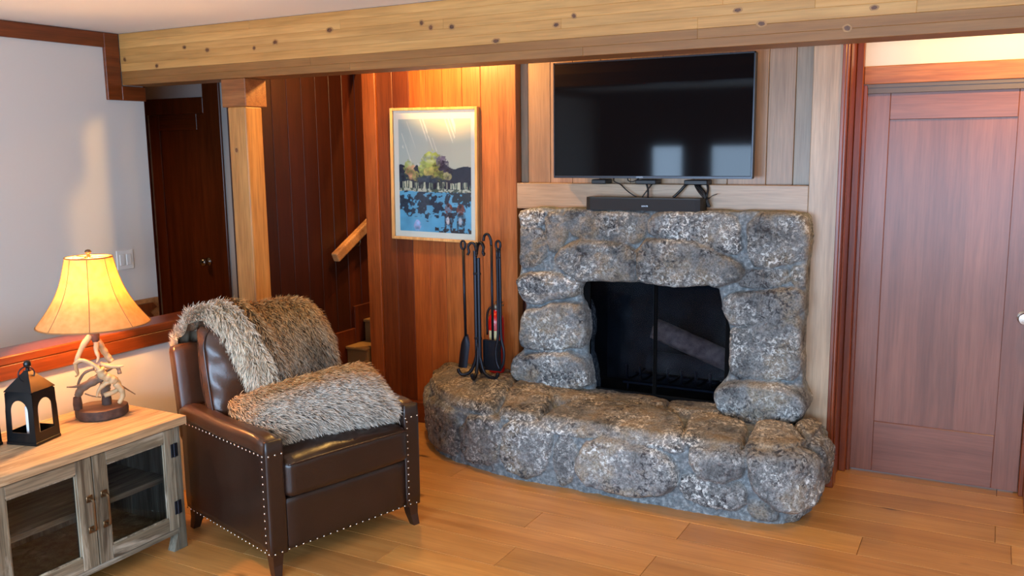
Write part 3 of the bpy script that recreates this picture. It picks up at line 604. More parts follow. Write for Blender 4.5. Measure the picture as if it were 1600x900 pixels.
def hearth():
    cv = spline([(a, b, 0) for a, b in BASE], 40)[:, :2]; L = np.r_[0, np.cumsum(np.hypot(*np.diff(cv, axis=0).T))]
    nu = 470; uu = np.linspace(0, L[-1], nu); cx = np.interp(uu, L, cv[:, 0]); cy = np.interp(uu, L, cv[:, 1])
    tx, ty = np.gradient(cx), np.gradient(cy); ln = np.hypot(tx, ty); nxn, nyn = ty/ln, -tx/ln   # outward
    sx = np.interp(uu, [0, L[-1]], [-3.09, -.69]); sx = .35*sx+.65*np.clip(cx, -3.08, -.70); sy = np.full(nu, 4.648)
    HL = .335; nf, nt_ = 46, 74
    P = np.zeros((nu, nf+nt_, 3)); NRM = np.zeros_like(P); U = np.zeros((nu, nf+nt_)); W = np.zeros((nu, nf+nt_)); TOP = np.zeros((nu, nf+nt_))
    for j in range(nf+nt_):
        if j < nf:
            t = j/(nf-1); z = HL*t; rd = .05*max(0, (t-.84)/.16)**2
            P[:, j, 0] = cx-nxn*rd; P[:, j, 1] = cy-nyn*rd; P[:, j, 2] = z
            k = sstep(np.array([(t-.85)/.15]))[0]*.5
            NRM[:, j] = np.stack([nxn*(1-k), nyn*(1-k), np.full(nu, k)], -1); U[:, j] = uu; W[:, j] = z; TOP[:, j] = k
        else:
            t = (j-nf+1)/nt_; ax, ay = cx-nxn*.05, cy-nyn*.05
            P[:, j, 0] = ax+(sx-ax)*t; P[:, j, 1] = ay+(sy-ay)*t
            dd = np.hypot((sx-ax)*t, (sy-ay)*t); zz = HL+(.026+.022*np.clip((-1.9-P[:, j, 0])/.6, 0, 1))*sstep(dd/.22); P[:, j, 2] = zz
            k = .5+.5*sstep(dd/.05); NRM[:, j] = np.stack([nxn*(1-k), nyn*(1-k), k], -1); U[:, j] = uu; W[:, j] = HL+dd; TOP[:, j] = k
    n = P.reshape(-1, 3); u_, w_, tp = U.ravel(), W.ravel(), TOP.ravel()
    wu = u_+.018*fbm(np.c_[n*10], 4); ww = w_+.018*fbm(np.c_[n*10+7], 4); X = n[:, 0]+.012*fbm(n*11, 3); Y = n[:, 1]+.012*fbm(n*11+5, 3)
    h = np.zeros(len(n)); mask = np.zeros(len(n)); val = np.zeros(len(n))+.4
    for poly, hh, vv in zip(HF, HFH, HFV):
        d = sdist(wu, ww, chaikin(poly, 1))+.016; b = hh*np.sqrt(np.clip(1-(1-np.clip(d/.036, 0, 1))**2, 0, 1))*(1-np.clip((tp-.3)/.5, 0, 1))
        h = np.maximum(h, b); m = sstep((d+.004)/.012)*(tp < .62); val = np.where(m > mask, vv, val); mask = np.maximum(mask, m)
    for i, (poly, hh) in enumerate(zip(HT, HTH)):
        d = sdist(X, Y, chaikin(poly, 1))+.018; b = (hh+.03)*np.sqrt(np.clip(1-(1-np.clip(d/.035, 0, 1))**2, 0, 1))*np.clip((tp-.25)/.4, 0, 1)
        h = np.maximum(h, b); m = sstep((d+.004)/.012)*(tp >= .3); val = np.where(m > mask, .3+.08*(i % 3), val); mask = np.maximum(mask, m)
    amp = np.where(tp > .6, .55, 1.0)
    h = h-.02+amp*(.018*fbm(n*13, 4)+.009*fbm(n*46, 3))+.010*mask*np.abs(fbm(n*8+3, 3))
    base = np.clip(w_/.02, 0, 1); nn = NRM.reshape(-1, 3); nn = nn/np.linalg.norm(nn, axis=1)[:, None]
    n = n+nn*h[:, None]; n[:, 2] = np.maximum(n[:, 2], 0.0); n[:, 1] = np.minimum(n[:, 1], 4.650)
    nv = nf+nt_; F = [(i*nv+j, (i+1)*nv+j, (i+1)*nv+j+1, i*nv+j+1) for i in range(nu-1) for j in range(nv-1)]
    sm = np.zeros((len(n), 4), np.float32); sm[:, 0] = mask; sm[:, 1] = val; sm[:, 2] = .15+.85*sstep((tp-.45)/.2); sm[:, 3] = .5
    return list(map(tuple, n)), F, sm
V, F, sm = hearth(); HV = np.array(V)
def hearth_z(x, y, rr, pc=90): k = (np.hypot(HV[:, 0]-x, HV[:, 1]-y) < rr) & (HV[:, 2] > .25); return float(np.percentile(HV[k, 2], pc))
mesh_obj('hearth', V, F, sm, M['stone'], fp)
# firebox, glass doors, grate
x0, x1, z0, z1, y0, y1 = -2.06, -1.14, .335, 1.10, 4.60, 5.02
mb = MB(); mb.box(x0-.02, x0, y0, y1, z0, z1); mb.box(x1, x1+.02, y0, y1, z0, z1); mb.box(x0, x1, y1, y1+.02, z0, z1); mb.box(x0, x1, y0, y1, z0-.02, z0+.004); mb.box(x0, x1, y0, y1, z1, z1+.02)
mb.build('firebox', M['soot'], fp)
mb = MB(); yg = 4.585
for a, b, c_, d_ in ((x0+.02, x0+.075, .36, 1.06), (x1-.075, x1-.02, .36, 1.06)): mb.box(a, b, yg-.008, yg+.012, c_, d_, 0, .003)
mb.box(-2.06, -1.14, yg-.008, yg+.012, .345, .395, 0, .003); mb.box(-2.06, -1.14, yg-.008, yg+.012, 1.02, 1.08, 0, .003); mb.box(-1.610, -1.602, yg-.01, yg+.012, .39, 1.02, 0, .002); mb.box(-1.600, -1.592, yg-.01, yg+.012, .39, 1.02, 0, .002)
mb.build('door_frame', plain('stove_black', lin(7, 7, 8), .9, 0, .1), fp)
for a, b in ((-1.99, -1.618), (-1.588, -1.21)):
    mb = MB(); mb.box(a, b, yg, yg+.004, .395, 1.02); mb.build('glass_door', M['fireglass'], fp)
gr = thing('log_grate', 'black iron grate standing inside the dark firebox under the charred log', 'grate', (-1.55, 4.80, .339))
mb = MB()
for k in range(7): mb.tube(spline([(-.24+.08*k, -.15, .19), (-.24+.08*k, -.13, .11), (-.24+.08*k, 0, .09), (-.24+.08*k, .14, .10)], 5), .008, 6)
mb.build('bars', M['iron'], gr)
for yy in (-.10, .10):
    mb = MB(); mb.tube([(-.28, yy, .075), (.28, yy, .075)], .009, 6)
    for xx in (-.25, .25): mb.tube([(xx, yy, .0), (xx, yy, .08)], .008, 6)
    mb.build('rail', M['iron'], gr)
def rough_log(name, a, b, rad, label, cat, mat):
    a, b = Vector(a), Vector(b); d = b-a; q = d.to_track_quat('X', 'Z').to_matrix().to_4x4(); n, m = 40, 22; P = np.zeros((n, m+1, 3))
    t = np.linspace(0, 1, n)
    for k in range(m+1):
        an = 2*PI*(k % m)/m; rr = rad*(1+.10*fbm(np.c_[t*5, np.full(n, math.cos(an)*1.5), np.full(n, math.sin(an)*1.5)], 3))*np.where((t == 0) | (t == 1), .0, 1)
        P[:, k] = np.c_[t*d.length, rr*math.cos(an), rr*math.sin(an)]
    P[0, :, 0] = 0; mb = MB(); mb.grid(P); o = mb.build(name, mat, None, True, auto=40); o.matrix_world = Matrix.Translation(a)@q; return tag(o, label, cat)
rough_log('firewood_log', (-1.66, 4.70, .745), (-1.20, 4.78, .56), .058, 'pale charred log leaning to the right inside the firebox', 'log', M['log'])
rough_log('firewood_log', (-1.74, 4.85, .51), (-1.26, 4.86, .50), .06, 'dark log lying level on the grate behind the leaning log', 'log', M['soot'])
# ================================================================== TELEVISION, SOUNDBAR, CABLES
tv = thing('television', 'large black flat television hanging on the wall over the stone fireplace', 'television', (-1.651, 4.57, 1.890))
mb = MB(); mb.box(-.554, .554, .004, .045, -.313, .313, 0, .004); mb.build('housing', M['plastic'], tv)
mb = MB(); mb.box(-.546, .546, .0, .006, -.300, .306, 0, .001); mb.build('screen', M['screen'], tv)
mb = MB()
mb.box(-.554, .554, -.001, .006, -.3135, -.3005, 0, .001); mb.box(-.554, -.547, -.001, .006, -.30, .3135); mb.box(.547, .554, -.001, .006, -.30, .3135); mb.box(-.554, .554, -.001, .006, .307, .3135)
mb.build('bezel', plain('tv_bezel', lin(50, 52, 58), .3, .5), tv)
mb = MB(); mb.box(-.25, .25, .045, .130, -.15, .15, 0, .004); mb.build('wall_mount', M['black'], tv)
def text(name, body, size, loc, parent, mat, rot=(PI/2, 0, 0)):
    cu = bpy.data.curves.new(name, 'FONT'); cu.body = body; cu.size = size; cu.extrude = .0003; cu.align_x = 'CENTER'; cu.align_y = 'CENTER'
    tmp = bpy.data.objects.new('tmp', cu); C.objects.link(tmp); bpy.context.view_layer.update()
    me = bpy.data.meshes.new_from_object(tmp.evaluated_get(bpy.context.evaluated_depsgraph_get())); bpy.data.objects.remove(tmp)
    me.materials.clear(); me.materials.append(mat); o = bpy.data.objects.new(name, me); C.objects.link(o); o.parent = parent; o.location = loc; o.rotation_euler = rot; return o
lg = plain('logo_silver', lin(170, 174, 180), .3, .6)
text('logo', 'SAMSUNG', .0085, (-.045, -.0018, -.307), tv, lg)
for i, (a, b) in enumerate(((-.338, -.252), (-.082, .035), (.19, .315))):
    mb = MB(); mb.box(-1.651+a, -1.651+b, 4.60, 4.69, 1.5435, 1.568, 0, .004)
    o = mb.build('media_box', M['plastic']); tag(o, ['small black box on the ledge under the left part of the television', 'small black box on the ledge under the middle of the television', 'small black box on the ledge beside the cable bundle'][i], 'box', 'boxes under the television')
sb = thing('soundbar', 'black soundbar lying on the stone mantel below the television', 'speaker', (-1.668, 4.555, 1.404))
pl_ = [(-.328, .06), (-.328, -.005), (-.318, -.025), (-.295, -.034), (.295, -.034), (.318, -.025), (.328, -.005), (.328, .06)]
mb = MB(); mb.prism(pl_, 0.003, .066); mb.build('body', plain('speaker_cloth', lin(14, 15, 20), .7, bump=.3, bscale=600), sb)
mb = MB(); mb.prism([(a*1.0, b) for a, b in pl_], .0665, .071); mb.build('top_plate', M['plastic'], sb)
text('logo', 'SONOS', .011, (.02, -.0345, .028), sb, lg)
def cable(pts, rr, label, n=8):
    mb = MB(); mb.tube(spline(pts, n), rr, 7); o = mb.build('cable', M['plastic'], None, True); return tag(o, label, 'cable', 'cables under the television')
yb = 4.635
cable([(-1.88, 4.665, 1.58), (-1.87, 4.64, 1.558), (-1.83, yb, 1.54), (-1.78, yb-.02, 1.505), (-1.735, yb-.02, 1.478), (-1.70, yb-.03, 1.473)], .0032, 'thin black cable slanting from the left box to the soundbar')
cable([(-1.80, 4.665, 1.58), (-1.785, yb, 1.562), (-1.765, yb, 1.556), (-1.745, yb, 1.561), (-1.725, 4.665, 1.58)], .003, 'thin black cable looping just under the television left of the middle box')
cable([(-1.69, 4.66, 1.558), (-1.675, yb-.01, 1.545), (-1.664, yb-.02, 1.515), (-1.66, yb-.03, 1.475)], .0055, 'black cable dropping straight from the middle box to the soundbar')
cable([(-1.64, 4.66, 1.558), (-1.645, yb-.015, 1.542), (-1.665, yb-.035, 1.51), (-1.69, yb-.04, 1.476)], .0038, 'thin black cable crossing behind the straight one to the soundbar')
cable([(-1.44, 4.66, 1.558), (-1.46, yb-.01, 1.54), (-1.49, yb-.02, 1.505), (-1.52, yb-.03, 1.476)], .0075, 'thick black cable slanting down to the right half of the soundbar')
bn = thing('cable_bundle', 'thick tied bundle of black cables hanging at the right end of the soundbar', 'cable', (-1.36, 4.62, 1.40))
mb = MB()
for k in range(6):
    dx = .006*math.cos(k*1.05); dy = .006*math.sin(k*1.05)
    mb.tube(spline([(-.045+dx*2.2, .03+dy, .155), (-.035+dx*2, .015+dy, .135), (-.005+dx*(3 if k % 2 else -1), 0+dy, .105), (.012+dx, -.005+dy, .075), (.018+dx*1.6, -.004+dy, .05), (.022+dx*2.5, -.002+dy, .028)], 7), .0055, 6)
mb.tube(spline([(.012, .02, .155), (.02, .01, .12), (.018, 0, .09), (.016, 0, .06)], 6), .006, 6)
mb.build('cords', M['plastic'], bn, True)
mb = MB(); mb.tube(spline([(.016+.016*math.cos(a), .018*math.sin(a), .07+.004*math.cos(a)) for a in np.linspace(0, 2*PI, 9)[:-1]], 4, True), .0025, 6, closed=True); mb.tube(spline([(.03, -.004, .074), (.05, -.006, .088), (.075, -.004, .098)], 5), [.0022]*10+[.0012], 5); mb.build('cable_tie', M['plastic'], bn, True)
# ================================================================== PAINTING
def painting():
    nx, nz = 150, 225; X, Z = np.meshgrid(np.linspace(0, 1, nx), np.linspace(0, 1, nz), indexing='ij'); x, z = X.ravel(), Z.ravel()   # z up
    asp = 1.58; p3 = np.c_[x*8, z*8*asp, 0*x]
    sky = np.outer(1-z, lin(214, 205, 178)[:3])+np.outer(z, lin(176, 188, 178)[:3])*1.0; k = np.clip(x*1.2, 0, 1)[:, None]; sky = sky*(1-k*.5)+np.array(lin(222, 206, 164)[:3])*k*.5
    col = sky.copy()
    streak = (vnoise(np.c_[(x*1.0+z*asp*.33)*46, z*2.2, 0*x+4]) > .50) & (z > .56) & (fbm(p3*.5, 2) > -.05); col[streak] = np.array(lin(238, 232, 208)[:3])
    dark = np.array(lin(48, 50, 62)[:3]); n1 = fbm(p3, 4); n2 = fbm(p3*2.6+9, 4); n3 = fbm(p3*5+3, 3)
    hill = .545+.055*np.exp(-((x-.02)/.10)**2)+.045*np.exp(-((x-.26)/.06)**2)+.085*np.exp(-((x-.56)/.15)**2)+.045*np.exp(-((x-.93)/.14)**2)+.012*n2
    m = (z < hill) & (z > .36); col[m] = dark*(1+.5*n3[m][:, None])
    def blob(cx, cz, rx, rz, c, a=.35, seed=0):
        q = ((x-cx)/rx)**2+((z-cz)/rz)**2+a*fbm(p3*1.6+seed, 4)*2.6+a*1.4*fbm(p3*6+seed, 3); k = q < 1; cc = np.array(lin(*c)[:3]); col[k] = cc*(1+.8*fbm(p3[k]*2.4+seed, 4)[:, None])+(col[k]-cc)*np.clip(.25+.9*fbm(p3[k]*4+seed+5, 3)[:, None], 0, .6)
    blob(.14, .56, .085, .085, (172, 178, 96), seed=1); blob(.17, .53, .07, .07, (206, 150, 104), seed=2); blob(.24, .50, .05, .05, (170, 160, 80), seed=8)
    blob(.44, .63, .135, .09, (196, 194, 84), seed=3); blob(.37, .56, .10, .075, (182, 190, 92), seed=4); blob(.46, .53, .10, .05, (200, 176, 96), seed=14); blob(.60, .63, .07, .05, (120, 108, 120), seed=5); blob(.63, .58, .09, .06, (62, 56, 74), seed=6); blob(.58, .51, .09, .05, (164, 166, 80), seed=7); blob(.68, .5, .06, .035, (176, 164, 110), seed=9)
    blob(.45, .455, .20, .05, (62, 74, 84), seed=10); blob(.07, .47, .09, .05, (56, 66, 76), seed=11)
    band = (z < .445+.02*n1) & (z > .385); tr = vnoise(np.c_[x*95, z*6, 0*x+2]); col[band & (tr > .05)] = dark*.8; kk = band & (tr <= .05) & (tr > -.35); col[kk] = np.array(lin(112, 122, 104)[:3]); col[band & (tr <= -.35)] = np.array(lin(214, 208, 170)[:3])
    sh = (z <= .388+.012*n1) & (z > .355); col[sh] = np.where((n3[sh] > 0)[:, None], np.array(lin(200, 196, 168)[:3]), np.array(lin(88, 98, 78)[:3]))
    lk = z <= .36+.012*n1; lake = np.array(lin(104, 172, 200)[:3])*(1+.25*n1[:, None]); col[lk] = lake[lk]
    rf = lk & (z > .11+.1*n1+.16*np.abs(x-.45)) & ((n2 > -.16) & (fbm(np.c_[x*9, z*26, 0*x], 3) > -.22)); col[rf] = np.array(lin(52, 62, 74)[:3])*(1+.5*n3[rf][:, None])
    rf2 = lk & (x > .70) & (z > .27); col[rf2 & (n2 > -.2)] = np.array(lin(56, 62, 66)[:3])
    blob(.25, .05, .05, .05, (176, 172, 206), seed=12)
    # two riders seen from behind
    for cx, cz in ((.69, .16), (.86, .155)):
        blob(cx, cz+.055, .055, .05, (134, 66, 40), .12, seed=20+cx); blob(cx-.005, cz+.088, .022, .022, (52, 34, 30), .1, seed=21); blob(cx+.005, cz-.035, .065, .06, (50, 36, 38), .25, seed=22+cx); blob(cx-.01, cz-.05, .022, .035, (196, 186, 182), .2, seed=23)
        for dx in (-.045, .035): blob(cx+dx, cz-.10, .014, .055, (44, 34, 36), .1, seed=24)
    gd = (z < .045+.02*n1) & (x > .5) & (n2 > -.1); col[gd] = np.array(lin(58, 50, 50)[:3])
    return X, Z, np.clip(col, 0, 1), nx, nz
pt = thing('framed_picture', 'framed watercolour landscape with riders hanging on the cedar wall', 'picture', (-3.052, 4.656, 1.588)); pt.rotation_euler = (0, math.radians(.75), 0)
W2, H2 = .316, .4065
mb = MB()
for a in ((-W2, -W2+.017, -H2, H2), (W2-.017, W2, -H2, H2), (-W2+.017, W2-.017, -H2, -H2+.017), (-W2+.017, W2-.017, H2-.017, H2)): mb.box(a[0], a[1], -.032, -.002, a[2], a[3], 0, .002)
mb.build('frame', wood('picture_frame', lin(196, 146, 86), lin(216, 168, 106), lin(228, 184, 124), 'z', .35, 30), pt)
mb = MB(); mb.box(-W2+.016, W2-.016, -.012, -.006, -H2+.016, H2-.016); mb.build('mat_board', plain('mat_board', lin(236, 228, 206), .7), pt)
X, Z, col, nx, nz = painting(); pw, ph = .262, .345; ox, oz = 0.0, -.008
Vp = [(ox-pw+2*pw*a, -.0135, oz-ph+2*ph*b) for a, b in zip(X.ravel(), Z.ravel())]; Fp = [(i*nz+j, (i+1)*nz+j, (i+1)*nz+j+1, i*nz+j+1) for i in range(nx-1) for j in range(nz-1)]
mesh_obj('print', Vp, Fp, np.c_[col, np.ones(len(col))], M['print'], pt, False)
mb = MB(); mb.box(-W2+.016, W2-.016, -.0235, -.021, -H2+.016, H2-.016); mb.build('glazing', m_glass('picture_glass', (.97, .97, .97, 1)), pt)
# ================================================================== FIRE TOOLS AND EXTINGUISHER
ZH = hearth_z(-2.612, 4.395, .12, 75)
fs = thing('fire_tool_stand', 'black wrought iron stand for fire tools standing on the left of the hearth', 'tool stand', (-2.612, 4.395, ZH))
mb = MB(); mb.tube([(-.012, 0, .085), (-.012, 0, .74)], .0115, 8); mb.tube([(.012, -.004, .085), (.012, -.004, .70)], .0115, 8); mb.box(-.022, .022, -.012, .008, .60, .615, 0, .002); mb.box(-.022, .022, -.012, .008, .22, .235, 0, .002); mb.build('pole', M['iron'], fs, True, auto=40)
for a, r_ in ((-2.75, .115), (-1.35, .12), (-.25, .145), (1.9, .10)):
    c_, s_ = math.cos(a), math.sin(a); mb = MB()
    mb.tube(spline([(0, 0, .20), (.018*c_, .018*s_, .10), (.05*c_, .05*s_, .028), (r_*.8*c_, r_*.8*s_, .010), (r_*c_, r_*s_, .022), (r_*1.06*c_, r_*1.06*s_, .045)], 6), .0105, 7); mb.build('foot', M['iron'], fs, True)
for a in (-2.9, -1.1, -.2, 1.2):
    c_, s_ = math.cos(a), math.sin(a); mb = MB()
    mb.tube(spline([(0, 0, .72), (.012*c_, .012*s_, .775), (.035*c_, .035*s_, .785), (.052*c_, .052*s_, .76), (.046*c_, .046*s_, .735), (.056*c_, .056*s_, .715)], 6), .0075, 7); mb.build('hook', M['iron'], fs, True)
def loop_handle(mb, x, z, wd=.013, hh=.05):
    mb.tube(spline([(x, 0, z), (x-wd, 0, z+hh*.35), (x-wd*.9, 0, z+hh*.8), (x, 0, z+hh), (x+wd*.9, 0, z+hh*.8), (x+wd, 0, z+hh*.35)], 5, True), .0068, 7, closed=True)
t1 = thing('fire_shovel', 'narrow black fire shovel hanging at the left of the iron stand', 'fire tool', (-2.690, 4.385, ZH+.045)); t1.rotation_euler = (0, math.radians(-.6), 0)
mb = MB(); mb.tube([(0, 0, .19), (0, 0, .70)], .008, 8); loop_handle(mb, 0, .70); mb.build('handle', M['iron'], t1, True)
mb = MB(); P = np.zeros((13, 9, 3))
for i, t in enumerate(np.linspace(0, 1, 13)):
    for j, q in enumerate(np.linspace(-1, 1, 9)): P[i, j] = (q*(.03*(.35+.65*min(1, (1-t)*3.5+.0)))+(-.028*(1-t)), -.03*(1-t)*.3-.012*(1-q*q)+.01, .0+.2*t)
mb.grid(P); P2 = P.copy(); P2[..., 1] += .003; mb.grid(P2); mb.build('blade', M['iron'], t1, True, fix=False)
t2 = thing('ash_pan_shovel', 'black ash shovel with a wide square blade hanging behind the pole', 'fire tool', (-2.535, 4.43, ZH+.035))
mb = MB(); mb.tube([(.0, 0, .18), (0, 0, .735)], .0078, 8); mb.tube(spline([(0, 0, .735), (-.004, 0, .77), (-.022, 0, .80), (-.045, 0, .79), (-.052, 0, .76)], 6), .008, 7); mb.build('handle', M['iron'], t2, True)
mb = MB(); mb.box(-.056, .056, -.004, 0, .0, .185, 0, .0015); mb.box(-.056, -.052, -.022, -.002, .02, .185, 0, .001); mb.box(.052, .056, -.022, -.002, .02, .185, 0, .001); mb.box(-.056, .056, -.022, -.002, .181, .185, 0, .001); mb.build('blade', M['iron'], t2)
t3 = thing('fire_tongs', 'black fire tongs hanging at the right of the iron stand', 'fire tool', (-2.458, 4.375, ZH+.055))
mb = MB()
loop_handle(mb, -.002, .70)
for s_ in (-1, 1):
    mb2 = MB(); mb2.tube(spline([(s_*.006-.002, .004*s_, .705), (s_*.008, 0, .5), (s_*.009, 0, .22), (s_*.026, 0, .12), (s_*.022, 0, .05), (s_*.004, 0, .01)], 7), .0085, 7); mb2.build('arm', M['iron'], t3, True)
mb.build('handle', M['iron'], t3, True)
mb = MB(); mb.lathe([(.009, -.012), (.009, .012)], 10, (0, 0, .655), axis='y'); mb.build('pivot', M['iron'], t3)
ex = thing('fire_extinguisher', 'small red fire extinguisher standing behind the fire tools', 'fire extinguisher', (-2.575, 4.545, hearth_z(-2.575, 4.545, .05, 95)))
mb = MB(); mb.lathe([(.001, 0), (.046, 0), (.048, .01), (.048, .30), (.044, .33), (.03, .352), (.016, .362), (.016, .375), (.001, .375)], 28); mb.build('cylinder', M['red_paint'], ex, True, auto=60)
mb = MB()
P = np.zeros((15, 2, 3))
for i, a in enumerate(np.linspace(-2.2, -.75, 15)): P[i, 0] = (.0487*math.cos(a), .0487*math.sin(a), .16); P[i, 1] = (.0487*math.cos(a), .0487*math.sin(a), .255)
mb.grid(P); mb.build('paper_label', plain('label_paper', lin(214, 206, 160), .6), ex, True)['label'] = 'cream paper label'
mb = MB(); mb.lathe([(.013, .37), (.017, .378), (.017, .40), (.01, .41), (.001, .411)], 16); mb.box(-.006, .05, -.008, .008, .40, .408, 0, .003); mb.box(-.006, .045, -.008, .008, .418, .425, 0, .003, Matrix.Translation((0, 0, .0))); mb.build('valve', plain('valve_metal', lin(120, 112, 100), .4, .8), ex, True, auto=40)
mb = MB(); mb.tube(spline([(-.015, 0, .39), (-.04, -.01, .38), (-.056, -.012, .33), (-.056, -.01, .22)], 6), .007, 8); mb.build('hose', M['plastic'], ex, True)
# ================================================================== MEDIA CONSOLE
mc = thing('media_console', 'weathered wood media console with two glass doors by the low wall', 'console', (-3.10, 1.71, 0))
Wc = .945; Dc = .48   # local x back = -Dc, front = 0 ; y 0..Wc
mb = MB()
for i in range(4):
    mb.cur = tint((1, .97, .93), .05); a = -Dc-.012+(.510)*i/4; mb.box(a+.0006, a+.510/4-.0006, -.012, Wc+.008, .563, .60, 0, .002)
mb.cur = (.78, .78, .78, .4); mb.box(-.002, .002, -.012, Wc+.008, .5632, .5995, 1, .001); mb.build('top', [M['ctop'], M['weathy']], mc)
mb = MB(); mb.cur = (.8, .78, .76, .3); mb.box(-Dc+.01, -Dc+.025, .03, Wc-.05, .08, .56); mb.cur = (.75, .73, .7, .5); mb.box(-Dc+.02, -.03, .035, Wc-.055, .085, .105); mb.build('carcass', M['weath'], mc)
for yy, nm in ((.02, 0), (Wc-.055, 1)):
    mb = MB()
    for q in range(3):
        mb.cur = tint((.85, .87, .9), .08); a = -Dc+.04+q*.135; mb.box(a, a+.134, yy, yy+.018, .085, .56, 0, .002)
    mb.build('side_panel', M['weath'], mc)
for xx in (-.045, -Dc+.0):
    for yy in (.015, Wc-.063):
        mb = MB(); mb.cur = tint((.88, .9, .92), .08); mb.box(xx, xx+.048, yy, yy+.042, .0, .562, 0, .003)
        if xx > -.1: mb.prism([(yy-.0 if yy < .3 else yy-.03, .0), (yy+.072 if yy < .3 else yy+.042, 0), (yy+.042, .085), (yy, .085)], xx+.004, xx+.046, 'yz')
        mb.build('leg', M['weath'], mc)
mb = MB(); mb.cur = (.95, .95, .95, .8); mb.box(-.035, .0, .055, Wc-.062, .076, .100, 0, .002); mb.build('bottom_rail', M['weathy'], mc)
mb = MB(); mb.cur = (.92, .88, .84, .15); mb.box(-Dc+.02, -.06, .03, Wc-.05, .306, .330, 0, .002); mb.build('shelf', M['weathy'], mc)
for i, (ya, yb_) in enumerate(((.070, .480), (.484, .884))):
    mb = MB(); L1, L2 = (.056, .070) if i == 0 else (.062, .052)
    mb.cur = tint((.95, .93, .9), .06); mb.box(-.016, .008, ya, ya+L1, .104, .558, 0, .002); mb.cur = tint((.98, .96, .93), .06); mb.box(-.016, .008, yb_-L2, yb_, .104, .558, 0, .002)
    mb.cur = tint((1, .97, .93), .06); mb.box(-.016, .008, ya+L1, yb_-L2, .104, .162, 1, .002)
    mb.cur = tint((1.02, .92, .84) if i == 0 else (1, .97, .94), .04); mb.box(-.016, .008, ya+L1, yb_-L2, .506, .558, 1, .002)
    dr = mb.build('door', [M['weath'], M['weathy']], mc)
    mb = MB(); mb.cur = (1.2, 1.2, 1.2, .3)
    for q in ((ya+L1, ya+L1+.005, .162, .506), (yb_-L2-.005, yb_-L2, .162, .506), (ya+L1, yb_-L2, .162, .167), (ya+L1, yb_-L2, .501, .506)): mb.box(-.004, .004, q[0], q[1], q[2], q[3])
    mb.build('glazing_bead', M['weath'], dr)
    mb = MB(); mb.box(-.006, -.003, ya+L1-.004, yb_-L2+.004, .158, .510); mb.build('glass_pane', M['glass'], dr)
    yh = .456 if i == 0 else .522
    hd = MB(); hd.tube(spline([(.012, yh, .392), (.030, yh, .390), (.036, yh, .378), (.036, yh, .328), (.036, yh, .278), (.030, yh, .266), (.012, yh, .264)], 5), .0062, 8)
    for zz in (.392, .264): hd.box(.008, .014, yh-.014, yh+.014, zz-.014, zz+.014, 0, .002)
    hd.build('handle', M['brass'], dr, True, auto=40)
    for zz in (.20, .46):
        hg = MB(); yq = ya+.002 if i == 0 else yb_-.002; hg.lathe([(.005, -.03), (.005, .03)], 10, (.010, yq, zz)); hg.box(.006, .011, yq-.018, yq+.018, zz-.03, zz+.03, 0, .001); hg.build('hinge', M['iron'], dr)
# ================================================================== TABLE LAMP
LX, LY = -3.416, 2.491
tl = thing('table_lamp', 'lit table lamp with antler base and bell shade standing on the console', 'lamp', (LX, LY, .601), math.atan2(.808, .589))
def LP(cx, cy, d=0.0): return ((cx-283)/4.733*.0030, d, .049+(751-cy)/4.737*.00288-.0)
mb = MB(); n = 40; prof = []
P = np.zeros((n+1, 7, 3))
for k in range(n+1):
    a = 2*PI*(k % n)/n; w_ = 1+.035*math.sin(3*a+1)+.02*math.sin(7*a)
    for j, (rr, zz) in enumerate(((.0, 0), (.100, 0), (.106, .004), (.108, .024), (.105, .042), (.098, .046), (0, .046))): P[k, j] = (rr*w_*math.cos(a), rr*w_*.92*math.sin(a), zz)
mb.grid(P[:, :5]); mb.build('base', M['bark'], tl, True, auto=40)
mb = MB(); mb.grid(P[:, 4:]); mb.build('base_top', wood('lamp_base_wood', lin(84, 60, 46), lin(112, 84, 64), lin(130, 100, 78), 'x', .5, 30), tl, True)
def antler(path, r0, r1, mat='antler', prof=None):
    pts = spline(path, 7); t = np.linspace(0, 1, len(pts)); rad = 1.25*(r0+(r1-r0)*t)
    rad = rad*(1+.08*np.sin(t*23+r0*900)); mb = MB(); mb.tube(pts, list(rad), 10); mb.build('antler', M[mat], tl, True)
antler([LP(255, 235, 0), LP(205, 300, -.01), LP(165, 380, -.02), LP(148, 450, -.015), LP(158, 505, -.005), LP(140, 524, 0)], .0115, .003)
antler([LP(298, 280, .0), LP(325, 350, .015), LP(352, 410, .02), LP(372, 450, .02)], .012, .010)
antler([LP(288, 290, -.006), LP(283, 345, -.02), LP(292, 390, -.03), LP(280, 425, -.035)], .010, .003)
antler([LP(140, 425, -.02), LP(185, 398, -.035), LP(245, 425, -.045), LP(292, 475, -.05), LP(318, 530, -.045), LP(375, 555, -.04), LP(408, 600, -.03), LP(385, 648, -.03), LP(308, 672, -.035)], .006, .0085)
antler([LP(292, 470, -.05), LP(312, 520, -.045), LP(350, 548, -.04), LP(390, 575, -.035)], .0155, .015)
antler([LP(300, 445, -.02), LP(360, 465, -.03), LP(410, 470, -.035), LP(446, 467, -.04)], .010, .0025)
antler([LP(330, 505, -.01), LP(385, 482, .0), LP(412, 500, .005), LP(418, 540, .0)], .006, .007, 'antler_dark')
antler([LP(82, 590, -.01), LP(130, 592, -.015), LP(175, 585, -.02)], .002, .006, 'antler_dark')
antler([LP(150, 615, 0), LP(160, 560, -.005), LP(200, 500, -.01), LP(262, 478, -.01)], .004, .0055, 'antler_dark')
antler([LP(142, 660, -.02), LP(175, 605, -.025), LP(240, 565, -.03), LP(298, 540, -.02)], .012, .017, 'antler_dark')
antler([LP(262, 668, -.05), LP(282, 615, -.05), LP(330, 578, -.04), LP(370, 560, -.03)], .004, .012)
